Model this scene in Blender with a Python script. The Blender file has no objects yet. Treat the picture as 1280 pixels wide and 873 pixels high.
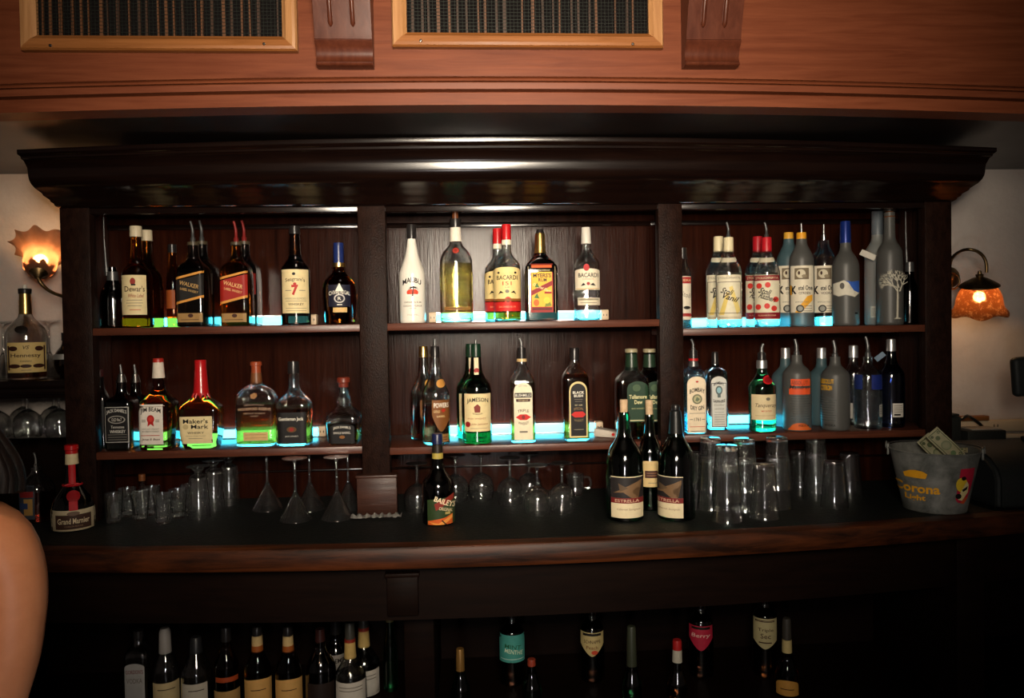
import bpy, bmesh, math, random
from mathutils import Vector, Matrix
random.seed(7)
PI = math.pi
SC = bpy.context.scene
COL = SC.collection
R_ = math.radians

# ------------------------------------------------------------------ camera
F = 967.0
CAM = Vector((0.0, 0.0, 1.55))
CR = (Matrix.Rotation(R_(-3.3), 3, 'Z') @ Matrix.Rotation(R_(90 - 1.27), 3, 'X') @ Matrix.Rotation(R_(-0.92), 3, 'Z'))
cd = bpy.data.cameras.new('camera')
cam = bpy.data.objects.new('camera', cd)
COL.objects.link(cam)
cam.matrix_world = Matrix.Translation(CAM) @ CR.to_4x4()
cd.sensor_width = 36.0
cd.lens = F / 1280 * 36.0
cd.shift_y = -10.0 / 1280
cd.clip_start = 0.05
SC.camera = cam

def ray(px, py):
    return CR @ Vector(((px - 640) / F, -(py - 426.5) / F, -1))
def P(px, py, Y):
    d = ray(px, py)
    return CAM + d * (Y / d.y)
def G(px, py, z):
    d = ray(px, py)
    return CAM + d * ((z - CAM.z) / d.z)
def S(px, Y):                       # metres per pixel
    d = ray(px, 426.5)
    return (Y / d.y) / F

# ------------------------------------------------------------------ materials
_m = {}
def lin(c):
    return tuple((v / 255 / 12.92) if v / 255 <= .04045 else ((v / 255 + .055) / 1.055) ** 2.4 for v in c)
def mat(name, base=(.5, .5, .5), rough=.5, metal=0, spec=.5, trans=0, ior=1.45, emis=None, es=0, coat=0, coatr=.05):
    if name in _m: return _m[name]
    m = bpy.data.materials.new(name); m.use_nodes = True
    b = m.node_tree.nodes['Principled BSDF']
    b.inputs['Base Color'].default_value = (*base, 1)
    b.inputs['Roughness'].default_value = rough
    b.inputs['Metallic'].default_value = metal
    b.inputs['Specular IOR Level'].default_value = spec
    b.inputs['Transmission Weight'].default_value = trans
    b.inputs['IOR'].default_value = ior
    b.inputs['Coat Weight'].default_value = coat
    b.inputs['Coat Roughness'].default_value = coatr
    if emis:
        b.inputs['Emission Color'].default_value = (*emis, 1)
        b.inputs['Emission Strength'].default_value = es
    _m[name] = m
    return m
def paper(rgb, rough=.55):
    n = 'paper_%d_%d_%d' % rgb
    if n in _m: return _m[n]
    m = mat(n, lin(rgb), rough, spec=.35)
    nt = m.node_tree; b = nt.nodes['Principled BSDF']
    tc = nt.nodes.new('ShaderNodeTexCoord'); no = nt.nodes.new('ShaderNodeTexNoise')
    no.inputs['Scale'].default_value = 60; no.inputs['Detail'].default_value = 3
    mx = nt.nodes.new('ShaderNodeMix'); mx.data_type = 'RGBA'
    c = lin(rgb)
    mx.inputs['A'].default_value = (*[v * .85 for v in c], 1); mx.inputs['B'].default_value = (*[min(1, v * 1.1) for v in c], 1)
    nt.links.new(tc.outputs['Object'], no.inputs['Vector']); nt.links.new(no.outputs['Fac'], mx.inputs['Factor'])
    nt.links.new(mx.outputs['Result'], b.inputs['Base Color'])
    return m
def textured(name, c0, c1, scale=(1, 1, 1), nscale=4, detail=6, rough=(.3, .45), bump=.1, bscale=None, spec=.5, metal=0, coat=0, coatr=.1, ramp=(.3, .7)):
    m = mat(name, c0, rough[0], metal, spec, coat=coat, coatr=coatr)
    nt = m.node_tree; b = nt.nodes['Principled BSDF']; L = nt.links.new
    tc = nt.nodes.new('ShaderNodeTexCoord'); mp = nt.nodes.new('ShaderNodeMapping')
    mp.inputs['Scale'].default_value = scale
    no = nt.nodes.new('ShaderNodeTexNoise'); no.inputs['Scale'].default_value = nscale; no.inputs['Detail'].default_value = detail
    no.inputs['Roughness'].default_value = .65; no.inputs['Distortion'].default_value = .4
    cr = nt.nodes.new('ShaderNodeValToRGB')
    cr.color_ramp.elements[0].position = ramp[0]; cr.color_ramp.elements[0].color = (*c0, 1)
    cr.color_ramp.elements[1].position = ramp[1]; cr.color_ramp.elements[1].color = (*c1, 1)
    L(tc.outputs['Object'], mp.inputs['Vector']); L(mp.outputs['Vector'], no.inputs['Vector'])
    L(no.outputs['Fac'], cr.inputs['Fac']); L(cr.outputs['Color'], b.inputs['Base Color'])
    mr = nt.nodes.new('ShaderNodeMapRange'); mr.inputs['To Min'].default_value = rough[0]; mr.inputs['To Max'].default_value = rough[1]
    L(no.outputs['Fac'], mr.inputs['Value']); L(mr.outputs['Result'], b.inputs['Roughness'])
    if bump:
        n2 = no
        if bscale:
            n2 = nt.nodes.new('ShaderNodeTexNoise'); n2.inputs['Scale'].default_value = bscale; n2.inputs['Detail'].default_value = 4
            L(mp.outputs['Vector'], n2.inputs['Vector'])
        bp = nt.nodes.new('ShaderNodeBump'); bp.inputs['Strength'].default_value = bump; bp.inputs['Distance'].default_value = .01
        L(n2.outputs['Fac'], bp.inputs['Height']); L(bp.outputs['Normal'], b.inputs['Normal'])
        if coat: L(bp.outputs['Normal'], b.inputs['Coat Normal'])
    return m
# woods: grain runs along the axis with the small scale factor
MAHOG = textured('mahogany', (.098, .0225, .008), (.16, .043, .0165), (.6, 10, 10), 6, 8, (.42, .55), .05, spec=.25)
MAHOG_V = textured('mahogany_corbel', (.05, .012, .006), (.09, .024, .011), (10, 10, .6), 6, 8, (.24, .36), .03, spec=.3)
OAK = textured('frame_oak', (.17, .057, .013), (.26, .096, .026), (.8, 14, 14), 5, 8, (.35, .5), .1, spec=.4)
OAK_V = textured('frame_oak_upright', (.26, .115, .04), (.42, .21, .085), (14, 14, .8), 5, 8, (.35, .5), .1, spec=.4)
DARK = textured('ebonised_wood', (.0035, .0016, .0013), (.008, .0032, .002), (.7, 9, 9), 5, 8, (.13, .22), .015, spec=.5)
DARK_V = textured('ebonised_wood_upright', (.016, .007, .005), (.036, .014, .009), (9, 9, .7), 5, 8, (.3, .42), .35, bscale=9, spec=.5)
POST = textured('worn_post_wood', (.007, .003, .0022), (.02, .008, .005), (6, 6, 3), 8, 8, (.3, .5), .22, bscale=45, spec=.09)
PANEL = textured('back_panel_wood', (.008, .0018, .0009), (.026, .0058, .0022), (9, 9, .5), 4, 8, (.17, .28), .06, bscale=22, spec=.15)
SHELF = textured('shelf_wood', (.05, .014, .007), (.12, .033, .016), (.7, 10, 10), 5, 8, (.3, .42), .08, spec=.5)
NOSE = textured('worn_counter_edge', (.014, .004, .0013), (.12, .029, .006), (.8, 9, 9), 3, 9, (.38, .55), .12, spec=.35, ramp=(.38, .78))
APRON = textured('apron_wood', (.0045, .0018, .001), (.009, .0032, .0016), (.7, 8, 8), 4, 7, (.45, .6), .05, spec=.12)
RUBBER = textured('black_bar_mat', (.003, .0042, .0037), (.007, .009, .0078), (1, 1, 1), 90, 3, (.5, .7), .3, spec=.25)
WALLP = textured('painted_plaster', (.52, .45, .41), (.6, .53, .48), (1, 1, 1), 9, 6, (.7, .85), .25, bscale=45, spec=.09)
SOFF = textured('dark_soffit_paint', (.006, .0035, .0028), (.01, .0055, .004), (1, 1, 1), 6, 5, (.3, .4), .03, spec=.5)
CEILP = textured('ceiling_paint', (.12, .11, .1), (.15, .14, .13), (1, 1, 1), 5, 4, (.8, .9), .05, spec=.2)
FLOORM = textured('dark_floor_boards', (.02, .012, .008), (.05, .03, .02), (8, .6, 1), 4, 6, (.4, .6), .1)
def glass(name, c, rough=0.0, ior=1.47):
    return mat(name, c, rough, trans=1, ior=ior)
CLEAR = glass('clear_glass', (.96, .98, .97)); CLEAR.node_tree.nodes['Principled BSDF'].inputs['Alpha'].default_value = .85
CLEARG = glass('bar_glass', (.95, .97, .96)); CLEARG.node_tree.nodes['Principled BSDF'].inputs['Alpha'].default_value = .8; CLEARG.node_tree.nodes['Principled BSDF'].inputs['Transmission Weight'].default_value = .992
AMBERG = glass('amber_spirit', (.6, .21, .02), ior=1.36)
AMBERD = glass('dark_amber_spirit', (.48, .13, .012), ior=1.36)
REDL = glass('red_spirit', (.5, .05, .02), ior=1.36)
PALE = glass('pale_gold_spirit', (.9, .78, .28), ior=1.36)
WATER = glass('clear_spirit', (.95, .97, .98), ior=1.36)
GREENG = glass('green_glass', (.03, .34, .11))
DGREENG = glass('deep_green_glass', (.015, .12, .04))
BROWNG = glass('deep_brown_glass', (.1, .035, .012))
BLACKG = glass('near_black_glass', (.03, .012, .008))
BLUEG = glass('pale_blue_glass', (.35, .75, .95))
NAVYG = glass('cobalt_glass', (.03, .08, .4))
OLIVEG = glass('olive_glass', (.7, .75, .35))
for g_ in (CLEAR, CLEARG, AMBERG, DGREENG, GREENG, BROWNG, BLACKG, NAVYG, BLUEG):
    b_ = g_.node_tree.nodes['Principled BSDF']; bar_ = g_ is CLEARG
    b_.inputs['Coat Weight'].default_value = 1; b_.inputs['Coat Roughness'].default_value = .09 if bar_ else .1; b_.inputs['Coat IOR'].default_value = 1.65 if bar_ else 1.5
def frosted(name, base, t=.55, r=.42):
    return mat(name, base, r, trans=t, ior=1.4, spec=.5)
def shade_glass(name, c0, c1, nscale, ramp, mix):
    m = textured(name, c0, c1, (1, 1, 1), nscale, 3, (.3, .45), .15, ramp=ramp)
    nt = m.node_tree; b = nt.nodes['Principled BSDF']; out = nt.nodes['Material Output']
    tr = nt.nodes.new('ShaderNodeBsdfTranslucent'); mx = nt.nodes.new('ShaderNodeMixShader'); mx.inputs['Fac'].default_value = mix
    cr = [n for n in nt.nodes if n.type == 'VALTORGB'][0]
    nt.links.new(cr.outputs['Color'], tr.inputs['Color']); nt.links.new(b.outputs['BSDF'], mx.inputs[1]); nt.links.new(tr.outputs['BSDF'], mx.inputs[2]); nt.links.new(mx.outputs['Shader'], out.inputs['Surface'])
    return m
FROST = frosted('frosted_glass', (.16, .158, .147))
FROSTB = frosted('blue_tinted_frosted_glass', (.11, .2, .23))
WHITEG = mat('white_glazed_glass', lin((228, 222, 210)), .22, spec=.5, coat=.4)
STEEL = mat('steel', (.55, .54, .52), .22, 1)
STEELD = mat('dull_steel', (.13, .13, .13), .35, .7)
GOLD = mat('gold_foil', (.72, .48, .16), .3, 1)
SILVER = mat('silver_foil', (.7, .7, .7), .35, .9)
BRASS = textured('aged_brass', (.16, .1, .045), (.3, .2, .09), (1, 1, 1), 40, 4, (.3, .5), .2, metal=1)
BLACKP = mat('black_plastic', (.012, .012, .012), .3)
CHARP = textured('charcoal_plastic', (.014, .016, .016), (.02, .023, .022), (1, 1, 1), 120, 2, (.45, .6), .1, spec=.3)
CAPBLK = mat('black_cap', (.014, .012, .012), .28)
CORK = textured('cork', (.5, .33, .18), (.66, .47, .29), (1, 1, 1), 80, 4, (.7, .9), .2)
REDWAX = mat('red_wax', lin((176, 22, 26)), .28, coat=.3)
BILLM = paper((206, 202, 168))
def cap(rgb, rough=.4, metal=0):
    return mat('cap_%d_%d_%d' % rgb, lin(rgb), rough, metal)

# ------------------------------------------------------------------ object helpers
def tag(o, label=None, cat=None, group=None, kind=None):
    if label: o['label'] = label
    if cat: o['category'] = cat
    if group: o['group'] = group
    if kind: o['kind'] = kind
    return o
def empty(name, loc, label, cat, group=None, rz=0):
    o = bpy.data.objects.new(name, None); COL.objects.link(o)
    o.location = loc; o.rotation_euler = (0, 0, rz); o.empty_display_size = .05
    return tag(o, label, cat, group)
def build(name, bm, m, parent=None, sharp=35, loc=None):
    if bm.faces: bmesh.ops.recalc_face_normals(bm, faces=bm.faces[:])
    me = bpy.data.meshes.new(name); bm.to_mesh(me); bm.free()
    for k in (m if isinstance(m, (list, tuple)) else [m]): me.materials.append(k)
    for p in me.polygons: p.use_smooth = True
    me.set_sharp_from_angle(angle=R_(sharp))
    o = bpy.data.objects.new(name, me); COL.objects.link(o)
    if parent: o.parent = parent
    if loc is not None: o.location = loc
    return o
def copy_tree(o, parent=None):
    c = o.copy(); COL.objects.link(c)
    if parent: c.parent = parent
    for ch in list(o.children): copy_tree(ch, c)
    return c
def box(bm, x0, x1, y0, y1, z0, z1, bev=0, mi=0, M=None, seg=2):
    vs = [bm.verts.new((x, y, z)) for x in (x0, x1) for y in (y0, y1) for z in (z0, z1)]
    fs = [bm.faces.new([vs[i] for i in q]) for q in ((0, 1, 3, 2), (4, 6, 7, 5), (0, 4, 5, 1), (2, 3, 7, 6), (0, 2, 6, 4), (1, 5, 7, 3))]
    bmesh.ops.recalc_face_normals(bm, faces=fs)
    if bev:
        es = list({e for f in fs for e in f.edges})
        r = bmesh.ops.bevel(bm, geom=es, offset=bev, segments=seg, affect='EDGES', profile=.5)
        fs = list({f for f in r['faces']} | {f for f in fs if f.is_valid})
        vs = list({v for f in fs for v in f.verts})
    for f in fs: f.material_index = mi
    if M is not None: bmesh.ops.transform(bm, matrix=M, verts=vs)
    return vs
def ring(a, c, ratio, K=10):
    b = a * ratio; rc = max(1e-6, c * min(a, b)); sx, sy = a - rc, b - rc; out = []
    for q, (cx, cy) in enumerate(((sx, -sy), (sx, sy), (-sx, sy), (-sx, -sy))):
        for k in range(K):
            t = -PI / 2 + q * PI / 2 + (PI / 2) * (k + .0) / (K if c > .98 and abs(ratio - 1) < .02 else K - 1)
            out.append((cx + rc * math.cos(t), cy + rc * math.sin(t)))
    return out
def lathe(bm, prof, mi=0, shape=lambda r: (1, 1), K=10, off=(0, 0)):
    """prof: list of (r, z) from one end to the other; r = 0 closes with a pole."""
    rows = []
    for r, z in prof:
        if r <= 1e-6: rows.append([bm.verts.new((off[0], off[1], z))])
        else:
            c, q = shape(r); rows.append([bm.verts.new((x + off[0], y + off[1], z)) for x, y in ring(r, c, q, K)])
    n = 4 * K
    for A, B in zip(rows, rows[1:]):
        if len(A) == 1 and len(B) == 1: continue
        for i in range(n):
            j = (i + 1) % n
            if len(A) == 1: f = (A[0], B[i], B[j])
            elif len(B) == 1: f = (A[i], A[j], B[0])
            else: f = (A[i], A[j], B[j], B[i])
            try: bm.faces.new(f).material_index = mi
            except ValueError: pass
    return rows
def tube(bm, pts, rad, n=10, mi=0, closed=False):
    pts = [Vector(p) for p in pts]; m = len(pts)
    rr = rad if isinstance(rad, (list, tuple)) else [rad] * m
    rows = []; up = None
    for i, p in enumerate(pts):
        t = (pts[(i + 1) % m] - pts[i - 1]) if closed else (pts[min(i + 1, m - 1)] - pts[max(i - 1, 0)])
        t.normalize()
        if up is None:
            up = Vector((0, 0, 1)) if abs(t.z) < .9 else Vector((1, 0, 0))
        u = t.cross(up).normalized(); v = u.cross(t).normalized(); up = v
        rows.append([bm.verts.new(p + (u * math.cos(2 * PI * k / n) + v * math.sin(2 * PI * k / n)) * rr[i]) for k in range(n)])
    prs = list(zip(rows, rows[1:])) + ([(rows[-1], rows[0])] if closed else [])
    for A, B in prs:
        for k in range(n):
            bm.faces.new((A[k], A[(k + 1) % n], B[(k + 1) % n], B[k])).material_index = mi
    if not closed:
        bm.faces.new(rows[0][::-1]).material_index = mi; bm.faces.new(rows[-1]).material_index = mi
def smooth_path(pts, it=2):
    pts = [Vector(p) for p in pts]
    for _ in range(it):
        o = [pts[0]]
        for a, b in zip(pts, pts[1:]): o += [a * .75 + b * .25, a * .25 + b * .75]
        pts = o + [pts[-1]]
    return pts
def chaikin(p, it=2):
    for _ in range(it):
        o = [p[0]]
        for a, b in zip(p, p[1:]):
            o += [(a[0] * .75 + b[0] * .25, a[1] * .75 + b[1] * .25), (a[0] * .25 + b[0] * .75, a[1] * .25 + b[1] * .75)]
        p = o + [p[-1]]
    return p
def prism(bm, poly, x0, x1, mi=0, nx=1, bow=None):
    """extrude a (y, z) outline along x"""
    rows = []
    for i in range(nx + 1):
        x = x0 + (x1 - x0) * i / nx; dz = bow(x) if bow else 0
        rows.append([bm.verts.new((x, y, z + dz)) for y, z in poly])
    n = len(poly)
    for A, B in zip(rows, rows[1:]):
        for k in range(n): bm.faces.new((A[k], A[(k + 1) % n], B[(k + 1) % n], B[k])).material_index = mi
    bm.faces.new(rows[0]).material_index = mi; bm.faces.new(rows[-1][::-1]).material_index = mi

# ------------------------------------------------------------------ lettering
_tx = {}
def glyphs(s, bold=0.0):
    k = (s, bold)
    if k not in _tx:
        cu = bpy.data.curves.new('lettering', 'FONT'); cu.body = s; cu.resolution_u = 2; cu.offset = bold; cu.fill_mode = 'FRONT'
        ob = bpy.data.objects.new('lettering', cu); COL.objects.link(ob)
        bpy.context.view_layer.update()
        me = ob.evaluated_get(bpy.context.evaluated_depsgraph_get()).to_mesh()
        vs = [(v.co.x, v.co.y) for v in me.vertices]; fs = [tuple(p.vertices) for p in me.polygons]
        ob.evaluated_get(bpy.context.evaluated_depsgraph_get()).to_mesh_clear()
        bpy.data.objects.remove(ob); bpy.data.curves.remove(cu)
        x0, x1 = min(v[0] for v in vs), max(v[0] for v in vs); y0, y1 = min(v[1] for v in vs), max(v[1] for v in vs)
        _tx[k] = ([((x - (x0 + x1) / 2) / (x1 - x0), (y - (y0 + y1) / 2) / (y1 - y0)) for x, y in vs], fs)
    return _tx[k]
# art items, in photo pixels: x from the label's centre line, y absolute
def T(s, x, y, w, h, col, rot=0, arc=0, shear=0, bold=.008):
    return ('t', s, x, y, w, h, col, rot, arc, shear, bold)
def Rc(x0, y0, x1, y1, col): return ('p', [(x0, y0), (x1, y0), (x1, y1), (x0, y1)], col)
def Ov(x, y, rx, ry, col, n=20): return ('p', [(x + rx * math.cos(2 * PI * i / n), y + ry * math.sin(2 * PI * i / n)) for i in range(n)], col)
def Pl(pts, col): return ('p', pts, col)
def Fr(x0, y0, x1, y1, t, col): return [Rc(x0, y0, x1, y0 + t, col), Rc(x0, y1 - t, x1, y1, col), Rc(x0, y0, x0 + t, y1, col), Rc(x1 - t, y0, x1, y1, col)]
def Ln(x0, x1, ys, col, t=.8, jag=0):
    out = []
    for y in ys:
        j = random.uniform(0, jag); out.append(Rc(x0 + j, y - t / 2, x1 - j, y + t / 2, col))
    return out
def flat(it):
    o = []
    for k in it: o += flat(k) if isinstance(k, list) else [k]
    return o

def fine(vs, fs, step):
    """cut flat faces into strips so that they can follow a curved surface"""
    b = bmesh.new(); bv = [b.verts.new((x, y, 0)) for x, y in vs]
    for f in fs:
        try: b.faces.new([bv[i] for i in f])
        except ValueError: pass
    big = [f for f in b.faces if len(f.verts) > 4]
    if big: bmesh.ops.triangulate(b, faces=big)
    x0, x1 = min(v[0] for v in vs), max(v[0] for v in vs); x = math.floor(x0 / step) * step + step
    while x < x1 - 1e-4:
        bmesh.ops.bisect_plane(b, geom=b.verts[:] + b.edges[:] + b.faces[:], plane_co=(x, 0, 0), plane_no=(1, 0, 0)); x += step
    y0, y1 = min(v[1] for v in vs), max(v[1] for v in vs); y = math.floor(y0 / 3) * 3 + 3
    while y < y1 - 1e-4:
        bmesh.ops.bisect_plane(b, geom=b.verts[:] + b.edges[:] + b.faces[:], plane_co=(0, y, 0), plane_no=(0, 1, 0)); y += 3
    b.verts.index_update()
    r = [(v.co.x, v.co.y) for v in b.verts], [tuple(v.index for v in f.verts) for f in b.faces]
    b.free(); return r
def art(bm_t, bm_p, items, put, mats, step=2.0):
    """put(x, y, off) -> point"""
    for n, it in enumerate(flat(items)):
        off = .0009 + .00012 * n
        col = it[6] if it[0] == 't' else it[2]
        m = paper(col)
        if m not in mats: mats.append(m)
        mi = mats.index(m)
        if it[0] == 't':
            _, s, x, y, w, h, col, rot, arc, shear, bold = it
            vs, fs = glyphs(s, bold); ca, sa = math.cos(R_(rot)), math.sin(R_(rot)); fl_ = []
            for gx, gy in vs:
                u = gx * w + gy * h * shear; v = gy * h + arc * (1 - 4 * gx * gx)
                fl_.append((x + u * ca - v * sa, y - (u * sa + v * ca)))
            fl_, fs = fine(fl_, fs, step) if h > 2.5 else (fl_, fs)
            bv = [bm_t.verts.new(put(a, b, off)) for a, b in fl_]
            for f in fs:
                try: bm_t.faces.new([bv[i] for i in f]).material_index = mi
                except ValueError: pass
        else:
            vs, fs = fine(it[1], [tuple(range(len(it[1])))], step)
            bv = [bm_p.verts.new(put(px, py, off)) for px, py in vs]
            for f in fs:
                try: bm_p.faces.new([bv[i] for i in f]).material_index = mi
                except ValueError: pass

# ------------------------------------------------------------------ bottles
def bottle(kind, label, cat, cx, Y, z0, prof, m, c=1.0, ratio=1.0, parts=(), labels=(), wall=None, fill=None, liq=None, rot=None, group=None, bodyname='body', spout=None, it=2):
    ym = sum(p[0] for p in prof) / len(prof)
    x = P(cx, ym, Y).x; s = S(cx, Y)
    rz = R_(rot) if rot is not None else (-math.atan2(x, Y) if c > .9 else 0)
    z0 = z0 + .0008
    root = empty(kind, (x, Y, z0), label, cat, group, rz)
    zz = lambda y: P(cx, y, Y).z - z0
    pr = sorted([(hw * s, zz(y)) for y, hw in prof], key=lambda q: -q[1])
    rm = max(r for r, z in pr); rb = pr[-1][0]
    def shape(r):
        t = min(1, max(0, (r / rm - .45) / .45)); t = t * t * (3 - 2 * t)
        return 1 + (c - 1) * t, 1 + (ratio - 1) * t
    pr = [q for q in pr if q[1] > .012] + [(rb, .010)]
    outer = chaikin(pr, it) + [(rb * .985, .003), (rb * .93, 0)]
    def rad(z):
        for (r0, z0_), (r1, z1_) in zip(outer, outer[1:]):
            if z1_ <= z <= z0_: return r1 + (r0 - r1) * (z - z1_) / max(1e-9, z0_ - z1_)
        return outer[0][0] if z > outer[0][1] else rb
    K = 10 if c > .9 else 9
    bm = bmesh.new()
    top = outer[0]
    if wall:
        w = wall
        inner = [(max(.004, r - w), z) for r, z in outer if z > .012] + [(rb - w * 1.6, .009)]
        path = [(0, 0)] + outer[::-1] + inner + [(0, .011)]
        lathe(bm, path, 0, shape, K)
        build(bodyname, bm, m, root, 40)
        if liq:
            zf = zz(fill)
            li = [(rad(zf) - w + .0004, zf)] + [(r - w + .0004, z) for r, z in outer if .012 < z < zf] + [(rb - w * 1.6 + .0004, .0088)]
            b2 = bmesh.new(); lathe(b2, [(0, zf)] + li + [(0, .0088)], 0, shape, K)
            build('liquid', b2, liq, root, 40)
    else:
        lathe(bm, [(0, top[1])] + outer + [(0, 0)], 0, shape, K)
        build(bodyname, bm, m, root, 40)
    for pn, pp, pm, *o in parts:
        b2 = bmesh.new(); q = [(hw * s, zz(y)) for y, hw in pp]
        q = sorted(q, key=lambda k: -k[1])
        if o: q = chaikin(q, 1)
        lathe(b2, [(0, q[0][1])] + q + [(0, q[-1][1])], 0, (lambda r: (1, 1)), 7)
        build(pn, b2, pm, root, 35)
    if spout:
        pts, sm = spout                       # [(dx, y, radius_px)], px from centre line
        b2 = bmesh.new()
        tube(b2, [Vector((dx * s, 0, zz(y))) for dx, y, r in pts], [r * s for dx, y, r in pts], 10)
        build('pour_spout', b2, sm, root, 40)
    for L in labels:
        xo = L.get('x', 0)
        def put(px, py, off, xo=xo):
            z = max(.004 + off, zz(py)); a = rad(z); cc, q = shape(a); b = a * q
            rc = max(1e-5, cc * min(a, b)); sx, sy = a - rc, b - rc
            xm = (px + xo) * s; sg = 1 if xm >= 0 else -1; xa = abs(xm)
            if xa <= sx: return Vector((xm, -b - off, z))
            th = math.asin(min(.995, (xa - sx) / rc))
            return Vector((sg * (sx + (rc + off) * math.sin(th)), -sy - (rc + off) * math.cos(th), z))
        holder = root
        if L.get('col'):
            x0, y0, x1, y1 = L['box']; sh = L.get('shape', 'rect'); k = L.get('k', 0)
            b2 = bmesh.new(); grid = []
            NC, NR = 22, 5
            for i in range(NC + 1):
                t = i / NC; px = x0 + (x1 - x0) * t; u = 2 * t - 1
                ya, yb = y0, y1; h = y1 - y0
                if sh == 'arch': ya = y0 + k * (1 - math.sqrt(max(0, 1 - u * u)))
                elif sh == 'archflat': ya = y0 + k * abs(u) ** 4
                elif sh == 'shield': yb = y1 - k * abs(u) ** 1.6
                elif sh == 'oval': d = h / 2 * (1 - math.sqrt(max(0, 1 - u * u))); ya += d; yb -= d
                elif sh == 'slant': ya -= k * u; yb -= k * u
                elif sh == 'sagtop': ya = y0 - k * (1 - u * u); yb = y1
                elif sh == 'smile': ya = y0 + k * (1 - u * u); yb = y1 + k * (1 - u * u)
                grid.append([b2.verts.new(put(px, ya + (yb - ya) * j / NR, .0005)) for j in range(NR + 1)])
            for A, B in zip(grid, grid[1:]):
                for j in range(NR):
                    try: b2.faces.new((A[j], A[j + 1], B[j + 1], B[j]))
                    except ValueError: pass
            holder = build(L.get('name', 'front_label'), b2, L['col'] if not isinstance(L['col'], tuple) else paper(L['col']), root, 60)
        bt, bp, mats = bmesh.new(), bmesh.new(), []
        art(bt, bp, L.get('art', []), put, mats)
        if bp.verts: build('print', bp, mats, holder, 80)
        else: bp.free()
        if bt.verts: build('lettering', bt, mats, holder, 80)
        else: bt.free()
    return root
def pour(y0, y1, r=2.2, dx=-2, base=None):
    """a curved pourer from the neck at y0 to the tip at y1 (px)"""
    h = y0 - y1
    return [(0, y0 + 3, r * 1.5), (0, y0 - h * .25, r * 1.5), (0, y0 - h * .3, r), (0, y0 - h * .6, r * .9), (dx * .5, y0 - h * .85, r * .8), (dx, y1, r * .75)]
# ------------------------------------------------------------------ the room
def struct(name, bm, m, sharp=35, parent=None): return tag(build(name, bm, m, parent, sharp), kind='structure')
def sbox(name, x0, x1, y0, y1, z0, z1, m):
    bm = bmesh.new(); box(bm, x0, x1, y0, y1, z0, z1); return struct(name, bm, m)
XL, XR, YF, YB, ZC = -3.2, 3.6, -2.6, 3.2, 2.85
sbox('floor', XL, XR, YF, YB + .1, -.1, 0, FLOORM)
sbox('ceiling', XL, XR, YF, 2.30, ZC, ZC + .1, CEILP)
sbox('wall_back', XL, XR, YB, YB + .1, 0, ZC, WALLP)
sbox('wall_left', XL - .1, XL, YF, YB, 0, ZC, WALLP)
sbox('wall_right', XR, XR + .1, YF, YB, 0, ZC, WALLP)
sbox('wall_front', XL, XR, YF - .1, YF, 0, ZC, WALLP)
ZS = 2.174
bowb = lambda x: -.0117 * (x - .15) ** 2
def zb(y): return P(640, y, 2.235).z
prof = [(2.218, zb(133)), (2.218, zb(118)), (2.22, zb(117)), (2.252, zb(116)), (2.252, zb(113)), (2.228, zb(112)), (2.226, zb(104.5)), (2.230, zb(103)), (2.254, zb(102.3)), (2.254, zb(101)),
        (2.238, zb(100.5)), (2.239, zb(98)), (2.246, zb(95.5)), (2.275, zb(94.8)), (2.275, zb(92.5)), (2.264, zb(91.5)), (2.264, ZC), (2.30, ZC), (2.30, zb(133))]
bm = bmesh.new(); prism(bm, prof, XL, XR, 0, 40, bowb)
header = struct('trim_1', bm, MAHOG, 25)
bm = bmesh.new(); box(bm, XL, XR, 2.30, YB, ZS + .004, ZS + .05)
soffit = struct('ceiling_soffit', bm, SOFF)

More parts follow.
